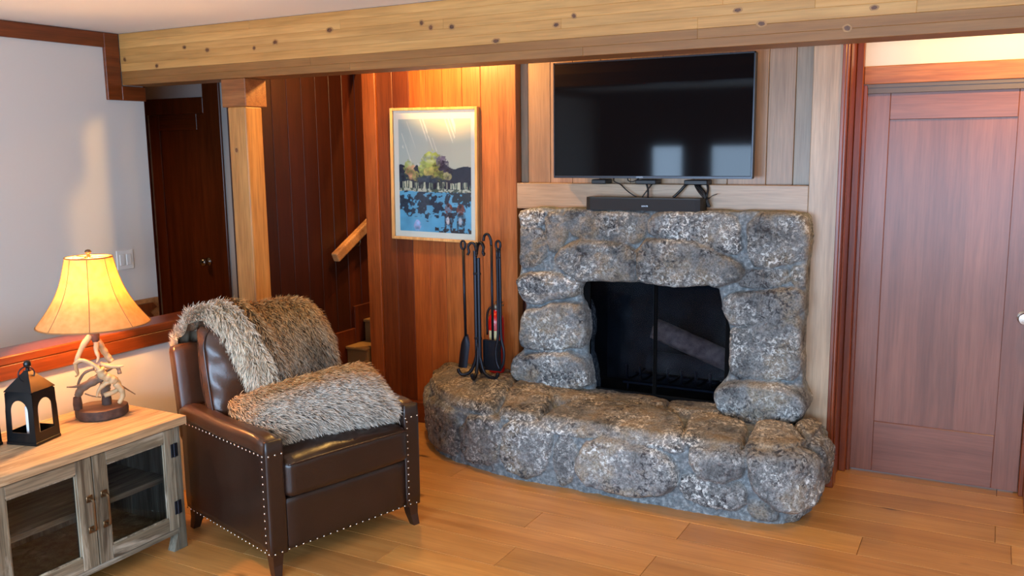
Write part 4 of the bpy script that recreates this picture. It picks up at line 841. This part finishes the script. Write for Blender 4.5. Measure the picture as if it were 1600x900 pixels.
antler([LP(398, 742, -.03), LP(424, 690, -.035), LP(418, 640, -.04), LP(385, 590, -.04)], .007, .012)
antler([LP(190, 648, -.02), LP(235, 668, -.03), LP(288, 684, -.03)], .0025, .002, 'antler_dark')
antler([LP(422, 628, .0), LP(465, 670, .01), LP(508, 712, .02)], .003, .0018, 'antler_dark')
antler([LP(322, 600, .02), LP(318, 650, .015), LP(322, 690, .01)], .018, .016, 'antler_dark')
mb = MB(); x_, _, z_ = LP(140, 700); mb.lathe([(.017, .044-z_+.0), (.019, -.01), (.016, .02), (.013, z_*.28)], 12, (x_, -.02, z_)); mb.build('burr', M['bark'], tl, True, auto=50); mb = MB(); x2, _, z2 = LP(322, 715); mb.lathe([(.020, .044-z2), (.021, -.005), (.018, .02)], 12, (x2, .008, z2)); mb.build('burr', M['bark'], tl, True, auto=50)
mb = MB(); x_, _, z_ = LP(276, 290); mb.lathe([(.010, 0), (.016, .01), (.018, .03), (.017, .05), (.012, .055)], 16, (0, 0, z_)); mb.build('neck_burr', M['bark'], tl, True)
zt = LP(0, 200)[2]
mb = MB(); mb.lathe([(.012, zt-.003), (.024, zt), (.026, zt+.008), (.014, zt+.013), (.011, zt+.02)], 20); mb.build('collar', M['antler'], tl, True)
mb = MB(); mb.lathe([(.009, zt+.018), (.009, zt+.09), (.013, zt+.10), (.017, zt+.105), (.017, zt+.145), (.012, zt+.15)], 18); mb.build('socket', M['plastic'], tl, True, auto=40)
mb = MB(); mb.lathe([(.012, zt+.15), (.016, zt+.165), (.029, zt+.195), (.030, zt+.21), (.022, zt+.232), (.001, zt+.242)], 18); mb.build('bulb', M['bulb'], tl, True)
zs0, zs1 = .412, .703
def shade_r(t): return .229*(1-t)**1.0+.094*t-.030*math.sin(PI*t)**1.0*(1-.25*t)
mb = MB(); n = 72; P = np.zeros((n+1, 24, 3))
for k in range(n+1):
    a = 2*PI*(k % n)/n
    for j in range(24):
        t = j/23; rr = shade_r(t); sc8 = 1-.018*abs(math.sin(a*4+.35)); P[k, j] = (rr*sc8*math.cos(a), rr*sc8*math.sin(a), zs0+(zs1-zs0)*t)
mb.grid(P); mb.build('shade', M['shade'], tl, True)
mb = MB()
for q in range(8):
    a = (q*PI-.35)/4; mb.tube([(shade_r(j/23)*1.003*math.cos(a), shade_r(j/23)*1.003*math.sin(a), zs0+(zs1-zs0)*j/23) for j in range(24)], .0016, 5)
for t in (0, 1): mb.tube([(shade_r(t)*1.0*math.cos(a), shade_r(t)*math.sin(a), zs0+(zs1-zs0)*t) for a in np.linspace(0, 2*PI, 49)[:-1]], .003, 6, closed=True)
mb.build('shade_seams', plain('shade_trim', lin(150, 104, 62), .7), tl, True)
mb = MB()
for a in (0.6, .6+PI): mb.tube(spline([(.011*math.cos(a), .011*math.sin(a), zt+.06), (.045*math.cos(a), .045*math.sin(a), zt+.12), (.055*math.cos(a), .055*math.sin(a), zt+.20), (.02*math.cos(a), .02*math.sin(a), zs1-.006), (0, 0, zs1-.002)], 6), .0022, 6)
for k in range(3): a = k*2*PI/3; mb.tube([(0, 0, zs1-.003), (shade_r(1)*math.cos(a), shade_r(1)*math.sin(a), zs1)], .002, 5)
mb.build('harp', M['brass'], tl, True)
mb = MB(); mb.lathe([(.006, zs1-.004), (.008, zs1+.004), (.005, zs1+.012), (.012, zs1+.018), (.014, zs1+.024), (.009, zs1+.031), (.001, zs1+.033)], 16); mb.build('finial', M['brass'], tl, True)
# ================================================================== LANTERNS WITH CANDLES
def lantern(lx, ly, rz, label):
    t = thing('candle_lantern', label, 'lantern', (lx, ly, .601), rz, None); a0, a1, h = .0675, .063, .218
    mb = MB(); mb.box(-a0-.002, a0+.002, -a0-.002, a0+.002, 0, .012, 0, .001); mb.build('floor_plate', M['black'], t)
    for s in range(4):
        out = []; inn = []; wb_, wt_ = a0, a1
        ow = .040; za, zb = .050, .135   # arched opening
        pts = [(-ow, za), (ow, za), (ow, zb)]+[(ow*math.cos(q), zb+.046*math.sin(q)) for q in np.linspace(0, PI, 13)[1:-1]]+[(-ow, zb)]
        for (px_, pz_) in pts:
            if pz_ <= za+1e-6: o = (wb_*(1 if px_ > 0 else -1), .008)
            elif abs(pz_-zb) < 1e-6: o = ((wb_+wt_)/2*(1 if px_ > 0 else -1), zb)
            else:
                an = math.atan2(pz_-zb, px_); q = max(abs(math.cos(an))/wt_, abs(math.sin(an))/(h-zb)); o = (math.cos(an)/q, zb+math.sin(an)/q)
            out.append(o); inn.append((px_, pz_))
        mb = MB(); n_ = len(pts); vs = []
        def off(z): return a0+(a1-a0)*z/h
        for dd in (0, .0025):
            for o in out: vs.append((o[0], -(off(o[1])-dd), o[1]))
            for o in inn: vs.append((o[0], -(off(o[1])-dd), o[1]))
        fs = []
        for k in range(n_):
            j = (k+1) % n_; B = 2*n_
            fs += [(k, j, n_+j, n_+k), (B+k, B+n_+k, B+n_+j, B+j), (n_+k, n_+j, B+n_+j, B+n_+k), (k, B+k, B+j, j)]
        T = Matrix.Rotation(s*PI/2, 4, 'Z'); mb.add([T@Vector(q) for q in vs], fs); mb.build('side_panel', M['black'], t)
    mb = MB(); e = a1+.0015
    for z0_, ex_ in ((h, e),):
        for s in range(4):
            T = Matrix.Rotation(s*PI/2, 4, 'Z')
            q = [(-e, -e, h-.002), (e, -e, h-.002), (.010, -.010, .288), (-.010, -.010, .288), (-e, -e, h-.005), (e, -e, h-.005), (.008, -.008, .282), (-.008, -.008, .282)]
            mb.add([T@Vector(v) for v in q], [(0, 1, 2, 3), (4, 7, 6, 5), (0, 4, 5, 1)])
    mb.box(-.011, .011, -.011, .011, .284, .290); mb.build('roof', M['black'], t)
    mb = MB(); mb.lathe([(.007, .288), (.007, .30), (.013, .306), (.015, .316), (.011, .326), (.001, .330)], 16); mb.build('finial', M['black'], t, True, auto=40)
    mb = MB(); mb.tube([(.0, -.012+.030*math.cos(a), .292+.030*math.sin(a)-.012) for a in np.linspace(0, 2*PI, 33)[:-1]], .0028, 7, closed=True); o = mb.build('ring', M['iron'], t, True)
    o.rotation_euler = (0, 0, -.5); o.location = (.018, -.012, .0)
    return t
ar = math.atan2(.123, -.038)   # right face runs along this direction
lantern(-3.366, 2.141, ar-PI/2-.03, 'black metal lantern with arched openings beside the lamp on the console')
lantern(-3.482, 1.968, ar-PI/2-.1, 'black metal lantern cut off by the left edge of the photo')
for (cx_, cy_, lb) in ((-3.366, 2.141, 'white pillar candle inside the lantern beside the lamp'), (-3.482, 1.968, 'white pillar candle inside the lantern at the left edge of the photo')):
    c_ = thing('pillar_candle', lb, 'candle', (cx_, cy_, .613)); mb = MB(); mb.lathe([(.001, 0), (.023, 0), (.024, .004), (.024, .128), (.022, .133), (.015, .130), (.001, .127)], 24); mb.build('wax', M['wax'], c_, True, auto=50)
    mb = MB(); mb.tube([(0, 0, .126), (.001, 0, .136), (.003, 0, .143)], .0012, 6); mb.build('wick', M['black'], c_, True)
# ================================================================== LIGHT SWITCH, WALL CORBEL
sw = thing('light_switch', 'white double light switch on the left wall behind the lamp shade', 'light switch', (XL, 3.545, 1.117))
mb = MB(); mb.box(.0005, .007, -.058, .058, -.058, .058, 0, .003); mb.build('plate', M['white'], sw)
for yy in (-.023, .023): mb = MB(); mb.box(.006, .011, yy-.0165, yy+.0165, -.033, .033, 0, .002); mb.build('rocker', M['white'], sw)
wr = thing('wall_ledge', 'short pale wood ledge with a dark bracket low on the left wall behind the lamp', 'ledge', (XL, 3.63, .86))
mb = MB(); mb.box(.001, .022, -.13, .12, -.16, .005, 0, .004); mb.build('board', M['firx'], wr)
mb = MB(); mb.prism([(-.05, -.02), (.06, -.02), (.09, -.05), (.03, -.07), (.06, -.10), (.045, -.12), (-.01, -.075)], .022, .04, 'yz'); mb.build('bracket', M['red'], wr)
# ================================================================== LEATHER ARMCHAIR
AC = math.atan2(-.276, .961); CO = (-2.523, 2.573, 0)
ch = thing('leather_armchair', 'dark brown leather armchair with nailhead trim beside the console', 'armchair', CO, AC)
SW = .765
for i, (ya, yb_) in enumerate(((-.012, .066), (SW-.066, SW+.012))):
    mb = MB(); mb.rbox(-.385, (ya+yb_)/2, .322, .75, yb_-ya-.006, .44, .012, 12); mb.build('arm', M['leather'], ch, True)
    def padf(p):
        q = p.copy(); t = (p[0]+.38)/.76
        q[2] = p[2]-.012*max(0, (t-.75)/.25)**2-.02*max(0, (.15-t)/.15)**2+.004*math.sin(t*9); return q
    mb = MB(); mb.rbox(-.388, (ya+yb_)/2+(-.002 if i == 0 else .002), .563, .765, yb_-ya+.012, .082, .030, 16, fn=padf); mb.build('arm_pad', M['leather2'], ch, True)
    mb = MB(); mb.rbox(-.008, (ya+yb_)/2, .342, .030, yb_-ya+.008, .492, .012, 10); mb.build('arm_post', M['leather'], ch, True)
mb = MB(); mb.rbox(-.40, SW/2, .205, .72, SW-.13, .21, .015, 10); mb.build('seat_base', M['leather'], ch, True)
mb = MB(); mb.rbox(-.012, SW/2, .215, .03, SW-.14, .225, .010, 10); mb.build('front_panel', M['leather'], ch, True)
def seatf(p):
    q = p.copy(); u_ = p[0]/.32; v_ = p[1]/.31
    if p[2] > 0: q[2] += .030*max(0, (1-u_**4))*max(0, (1-v_**4)); q[2] += .006*vnoise(np.array([[p[0]*22, p[1]*22, 1.0]]))[0]
    if p[0] > .2: q[0] += .010*(1-v_**2)
    return q
mb = MB(); mb.rbox(-.305, SW/2, .412, .665, .632, .165, .030, 26, fn=seatf); sc_ = mb.build('seat_cushion', M['leather'], ch, True)
mb = MB(); mb.tube(spline([(.026, .075, .478), (.032, .2, .482), (.036, .38, .484), (.032, .56, .482), (.026, .69, .478)], 8), .004, 7); mb.build('piping', M['leg'], sc_, True)
# back shell and cushion lean backward
TB = Matrix.Translation((-.735, 0, .50))@Matrix.Rotation(math.radians(-8), 4, 'Y')
def xf(mb, T, k0=0):
    for q in range(k0, len(mb.v)): mb.v[q] = tuple(T@Vector(mb.v[q]))
mb = MB(); mb.rbox(-.03, SW/2, .145, .075, SW+.012, .46, .026, 14); xf(mb, TB); mb.build('back_shell', M['leather2'], ch, True)
mb = MB(); mb.rbox(-.70, SW/2, .34, .06, SW-.02, .5, .02, 8); mb.build('back_panel', M['leather'], ch, True)
def pillow_pts(w_, h_, t_, nu=46, nv=40, wr=.004, seed=0, pw_=3.2):
    S = []
    for sgn in (1, -1):
        P = np.zeros((nu, nv, 3))
        for i, a in enumerate(np.linspace(-1, 1, nu)):
            for j, b in enumerate(np.linspace(-1, 1, nv)):
                f_ = max(0, (1-abs(a)**pw_))**.5*max(0, (1-abs(b)**pw_))**.5; P[i, j] = (sgn*t_*f_, a*w_*(1-.05*(1-abs(b)**2)*0-.04*b*b), b*h_*(1-.05*a*a))
        Q = P.reshape(-1, 3); ed = np.clip(np.abs(Q[:, 0])/t_, 0, 1)
        Q[:, 0] += sgn*wr*3*fbm(np.c_[Q[:, 1]*9+seed, Q[:, 2]*9, Q[:, 0]*0+sgn], 3)*ed; S.append(P)
    return S
mb = MB(); S = pillow_pts(.335, .245, .095, wr=.007, pw_=5)
TC = Matrix.Translation((-.60, SW/2-.015, .735))@Matrix.Rotation(math.radians(-10), 4, 'Y')
def wrink(P):
    Q = P.reshape(-1, 3); e = np.clip((np.abs(Q[:, 1])-.17)/.14, 0, 1); Q[:, 0] += .0045*e*np.sin(Q[:, 2]*40+Q[:, 1]*55+5*fbm(np.c_[Q[:, 1]*8, Q[:, 2]*4, Q[:, 0]*0], 2)); return P
for q, P in enumerate(S):
    if q == 0: wrink(P)
    mb.grid(P)
xf(mb, TC)
bc = mb.build('back_cushion', M['leather2'], ch, True)
mb = MB(); lp = []
for a in np.linspace(0, 2*PI, 73)[:-1]:
    c_, s_ = math.cos(a), math.sin(a); q = (abs(c_)**6+abs(s_)**6)**(-1/6); yy, zz = c_*q, s_*q; lp.append((.042, yy*.327, zz*.238))
mb.tube(lp, .0042, 7, closed=True); xf(mb, TC); mb.build('piping', M['leg'], bc, True)
for (xx, yy, s1, s2) in ((-.03, .025, 1, -1), (-.03, SW-.025, 1, 1), (-.72, .03, -1, -1), (-.72, SW-.03, -1, 1)):
    mb = MB(); k = .026
    vs = [(xx-k, yy-k, .115), (xx+k, yy-k, .115), (xx+k, yy+k, .115), (xx-k, yy+k, .115)]; m2 = [(xx-k*.8+.006*s1, yy-k*.8+.004*s2, .05), (xx+k*.8+.006*s1, yy-k*.8+.004*s2, .05), (xx+k*.8+.006*s1, yy+k*.8+.004*s2, .05), (xx-k*.8+.006*s1, yy+k*.8+.004*s2, .05)]
    b_ = [(xx-k*.62+.02*s1, yy-k*.62+.010*s2, 0), (xx+k*.62+.02*s1, yy-k*.62+.010*s2, 0), (xx+k*.62+.02*s1, yy+k*.62+.010*s2, 0), (xx-k*.62+.02*s1, yy+k*.62+.010*s2, 0)]
    mb.add(vs+m2+b_, [(0, 1, 5, 4), (1, 2, 6, 5), (2, 3, 7, 6), (3, 0, 4, 7), (4, 5, 9, 8), (5, 6, 10, 9), (6, 7, 11, 10), (7, 4, 8, 11), (0, 3, 2, 1), (8, 9, 10, 11)]); mb.build('leg', M['leg'], ch)
def nails(path, sp=.0315, nrm=(0, -1, 0)):
    pts = [Vector(p) for p in path]; acc = 0
    for a, b in zip(pts, pts[1:]):
        L_ = (b-a).length; t = acc
        while t < L_:
            n_ = bpy.data.objects.new('nailhead', NAIL.data) if NAIL.parent else NAIL
            if n_ is not NAIL: C.objects.link(n_)
            n_.parent = ch; n_.location = a+(b-a)*(t/L_); n_.rotation_euler = Vector(nrm).to_track_quat('Z', 'Y').to_euler(); t += sp
        acc = t-L_
mb = MB(); mb.lathe([(.0050, 0), (.0046, .0018), (.0028, .0034), (.0002, .0039)], 8); NAIL = mb.build('nailhead', M['nail'], None, True)
yn = -.0135
nails([(x_, yn, .523+(-.015*max(0, (-.66-x_)/.1) if x_ < -.66 else 0)) for x_ in np.linspace(-.025, -.755, 20)])
nails([(-.030, yn, .50), (-.030, yn, .12)])
nails([(-.010, yn-.001, .108), (-.755, yn+.002, .108)])
F_ = (1, 0, 0)
nails([(.0075, .004, .108), (.0045, .085, .110), (.0035, .70, .110), (.0075, .765, .108)], .034, F_)
nails([(.0075, -.004, .528), (.0075, .058, .528)], .03, F_)
nails([(.0075, .700, .528), (.0075, .772, .528)], .034, F_)
nails([(.0075, .708, .51), (.0075, .708, .12)], .0315, F_)
nails([(-.035, .697, .53), (-.18, .697, .535)], .036, (0, -1, 0))
# ================================================================== FAUX FUR
def fur_mesh(name, P, NRM, COMB, root, tip, base_col, n, length, width, label, cat, faces, comb_k=1.1):
    """P verts, faces quads; strands grown from random face points"""
    rs = np.random.RandomState(len(P)); Fq = np.array(faces); A = P[Fq]
    ar_ = .5*np.linalg.norm(np.cross(A[:, 2]-A[:, 0], A[:, 3]-A[:, 1]), axis=1); fi = rs.choice(len(Fq), n, p=ar_/ar_.sum())
    u_ = rs.rand(n, 1); v_ = rs.rand(n, 1)
    def bil(X): q = X[Fq[fi]]; return (q[:, 0]*(1-u_)+q[:, 1]*u_)*(1-v_)+(q[:, 3]*(1-u_)+q[:, 2]*u_)*v_
    p = bil(P); nn = bil(NRM); nn /= np.linalg.norm(nn, axis=1)[:, None]; cb = bil(COMB); bc_ = bil(base_col); rc = bil(root); tc_ = bil(tip)
    clump = np.stack([fbm(p*38+k*11, 2) for k in range(3)], -1)
    d0 = nn*1.0+cb*.5+rs.randn(n, 3)*.22+clump*.6; d0 /= np.linalg.norm(d0, axis=1)[:, None]
    d1 = nn*.35+cb*comb_k+rs.randn(n, 3)*.28+clump*.9+np.array([0, 0, -.25]); d1 /= np.linalg.norm(d1, axis=1)[:, None]
    ln = length*(.55+.75*rs.rand(n, 1)); q1 = p+d0*ln*.45; q2 = q1+(d0*.3+d1*.7)*ln*.35; q3 = q2+d1*ln*.3
    sd = np.cross(d1, rs.randn(n, 3)); sd /= np.linalg.norm(sd, axis=1)[:, None]; w0 = width*.5
    V = np.stack([p-sd*w0, p+sd*w0, q1-sd*w0*.95, q1+sd*w0*.95, q2-sd*w0*.65, q2+sd*w0*.65, q3], 1); b = (np.arange(n)*7)[:, None]+len(P)
    k = (.6+.8*rs.rand(n, 1)); c0 = rc*k; c1 = tc_*k; mid = (c0+c1)/2
    Cc = np.stack([c0, c0, mid, mid, c1, c1, c1*1.1], 1).reshape(-1, 3)
    allV = np.concatenate([P, V.reshape(-1, 3)]); col = np.concatenate([base_col, Cc]); col = np.c_[np.clip(col, 0, 1), np.ones(len(col))]
    quads = np.concatenate([Fq, b+np.array([[0, 1, 3, 2]]), b+np.array([[2, 3, 5, 4]])]); tris = b+np.array([[4, 5, 6]])
    me = bpy.data.meshes.new(name); nl = len(quads)*4+len(tris)*3
    me.vertices.add(len(allV)); me.vertices.foreach_set('co', allV.astype(np.float32).ravel()); me.loops.add(nl)
    me.loops.foreach_set('vertex_index', np.concatenate([quads.ravel(), tris.ravel()]).astype(np.int32))
    ls = np.concatenate([np.arange(len(quads))*4, len(quads)*4+np.arange(len(tris))*3]).astype(np.int32); me.polygons.add(len(ls)); me.polygons.foreach_set('loop_start', ls)
    me.update(calc_edges=True); me.validate()
    ca = me.color_attributes.new('tint', 'FLOAT_COLOR', 'POINT'); ca.data.foreach_set('color', col.astype(np.float32).ravel()); me.polygons.foreach_set('use_smooth', [True]*len(me.polygons))
    me.materials.append(M['fur']); o = bpy.data.objects.new(name, me); C.objects.link(o); return tag(o, label, cat)
def normals_grid(P, flip=False):
    du = np.gradient(P, axis=0); dv = np.gradient(P, axis=1); n_ = np.cross(du, dv); n_ /= np.linalg.norm(n_, axis=2)[..., None]+1e-9; return -n_ if flip else n_
def gfaces(nu, nv, off=0): return [(off+i*nv+j, off+(i+1)*nv+j, off+(i+1)*nv+j+1, off+i*nv+j+1) for i in range(nu-1) for j in range(nv-1)]
LIN = lambda *c: np.array(lin(*c)[:3])
MC = Matrix.Translation(CO)@Matrix.Rotation(AC, 4, 'Z'); MCn = np.array(MC)
def toworld(P): return P@MCn[:3, :3].T+MCn[:3, 3]
# throw: from behind the back, over the cushion, down its front
prof = spline([(-.872, 0, .80), (-.874, 0, .855), (-.85, 0, .903), (-.80, 0, .918), (-.755, 0, .942), (-.715, 0, .988), (-.65, 0, 1.003), (-.58, 0, .955), (-.535, 0, .875), (-.49, 0, .775), (-.465, 0, .685), (-.458, 0, .655)], 8)
nv = len(prof); nu = 60; P = np.zeros((nu, nv, 3)); CB = np.zeros_like(P)
tl_ = np.linspace(0, 1, nv); tan = np.gradient(prof, axis=0); tan /= np.linalg.norm(tan, axis=1)[:, None]
for i, s_ in enumerate(np.linspace(0, 1, nu)):
    for j in range(nv):
        t = tl_[j]; fr = max(0, (t-.45)/.55)
        y0_ = .050-.015*sstep(np.array([t/.45]))[0]+.205*fr**.85; y1_ = .60+.085*min(1, max(0, (t-.35)/.4))
        yy = y0_+(y1_-y0_)*s_; b = prof[j]; nx_, nz_ = -tan[j][2], tan[j][0]
        nx_, nz_ = (tan[j][2]*-1, tan[j][0])
        fold = .024*math.exp(-((s_-.06)/.034)**2)+.028*math.exp(-((s_-.175)/.036)**2)+.024*math.exp(-((s_-.30)/.045)**2)-.012*math.exp(-((s_-.115)/.02)**2)-.012*math.exp(-((s_-.235)/.02)**2)
        fold *= 1.5*(.5+.5*math.sin(min(1, t*1.4)*PI*.5)); sag = -.055*max(0, (s_-.86)/.14)**2-.034*max(0, (.05-s_)/.05)**1.5
        P[i, j] = (b[0]+nx_*(fold+.010)*-1*-1+sag*(-nx_)*-1, yy, b[2]+nz_*(fold+.010)+sag*.8*max(0, nz_))
        CB[i, j] = (tan[j][0], .25*(s_-.45), tan[j][2])
NR = normals_grid(P); ctr = np.array([-.66, .38, .75])
if np.mean(np.sum(NR*(P-ctr), -1)) < 0: NR = -NR
Pw = toworld(P.reshape(-1, 3)); NW = NR.reshape(-1, 3)@MCn[:3, :3].T; CW = CB.reshape(-1, 3)@MCn[:3, :3].T
S_, T_ = np.meshgrid(np.linspace(0, 1, nu), tl_, indexing='ij'); s1, t1_ = S_.ravel()[:, None], T_.ravel()[:, None]; nz3 = fbm(P.reshape(-1, 3)*7, 3)[:, None]
tip = LIN(196, 148, 90)*(1-np.clip((t1_-.6)/.3, 0, 1))+LIN(168, 156, 140)*np.clip((t1_-.6)/.3, 0, 1); pale = np.clip((.27-s1)/.1, 0, 1)*np.clip(t1_/.2, 0, 1); tip = tip*(1-pale)+LIN(232, 218, 196)*pale
rootc = LIN(98, 66, 36)*(1-pale)+LIN(186, 168, 142)*pale; groove_shade = np.exp(-((s1-.115)/.018)**2)+np.exp(-((s1-.235)/.02)**2); tip = tip*(1-.6*groove_shade); rootc = rootc*(1-.6*groove_shade); dk = np.clip(.6*np.exp(-((s1-.72)/.16)**2-((t1_-.80)/.09)**2)+.5*nz3, 0, .7); tip = tip*(1-dk*.75); rootc = rootc*(1-dk*.6); basec = rootc*.7  # shade between the folds is painted into the fur colours
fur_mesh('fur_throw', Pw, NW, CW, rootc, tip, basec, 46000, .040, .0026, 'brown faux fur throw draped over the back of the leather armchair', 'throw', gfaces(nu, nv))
# fur pillow lying across the seat
cn = {k: np.array(v) for k, v in dict(TL=(-.445, .070, .630), BL=(-.135, .085, .545), TR=(-.285, .685, .718), BR=(-.035, .690, .535)).items()}
nu, nv = 60, 40; Ps = []; Ns = []; Fs = []; CBs = []; UV = []
ctrp = sum(cn.values())/4; ex_ = (cn['TR']+cn['BR']-cn['TL']-cn['BL'])/2; ey_ = (cn['TL']+cn['TR']-cn['BL']-cn['BR'])/2; nr = np.cross(ex_, ey_); nr /= np.linalg.norm(nr)
if nr[0] < 0: nr = -nr
for sgn in (1, -1):
    P = np.zeros((nu, nv, 3)); uv = np.zeros((nu, nv, 2))
    for i, a in enumerate(np.linspace(0, 1, nu)):
        for j, b in enumerate(np.linspace(0, 1, nv)):
            q = (cn['BL']*(1-a)+cn['BR']*a)*(1-b)+(cn['TL']*(1-a)+cn['TR']*a)*b; u2, v2 = 2*a-1, 2*b-1
            f_ = max(0, 1-abs(u2)**3)**.55*max(0, 1-abs(v2)**3)**.55; pin = .04*(1-abs(u2)**2)*v2; q = q-ey_*pin*.5
            P[i, j] = q+nr*sgn*.075*f_+np.array([0, 0, .012]); uv[i, j] = (a, b)
    NR = normals_grid(P)
    if np.mean(NR@nr)*sgn < 0: NR = -NR
    Fs += gfaces(nu, nv, len(Ps)*nu*nv); Ps.append(P.reshape(-1, 3)); Ns.append(NR.reshape(-1, 3)); UV.append(uv.reshape(-1, 2))
P = np.concatenate(Ps); NR = np.concatenate(Ns); UV = np.concatenate(UV); lat = ex_/np.linalg.norm(ex_); dn = -ey_/np.linalg.norm(ey_)
CBl = np.tile(dn*.75+lat*.55, (len(P), 1)); b1 = UV[:, 1:2]; nz3 = fbm(P*8+3, 3)[:, None]
k = np.clip((b1-.42+.25*nz3)/.35, 0, 1); tip = LIN(202, 152, 96)*k+LIN(206, 196, 182)*(1-k); rootc = LIN(100, 66, 36)*k+LIN(62, 54, 50)*(1-k); bl = np.clip((.28-UV[:, :1])/.2, 0, 1); tip = tip*(1-.35*bl)+LIN(214, 190, 160)*.35*bl
fur_mesh('fur_pillow', toworld(P), NR@MCn[:3, :3].T, CBl@MCn[:3, :3].T, rootc, tip, rootc*.7, 44000, .042, .0026, 'grey and tan faux fur pillow lying across the armchair seat', 'pillow', Fs)
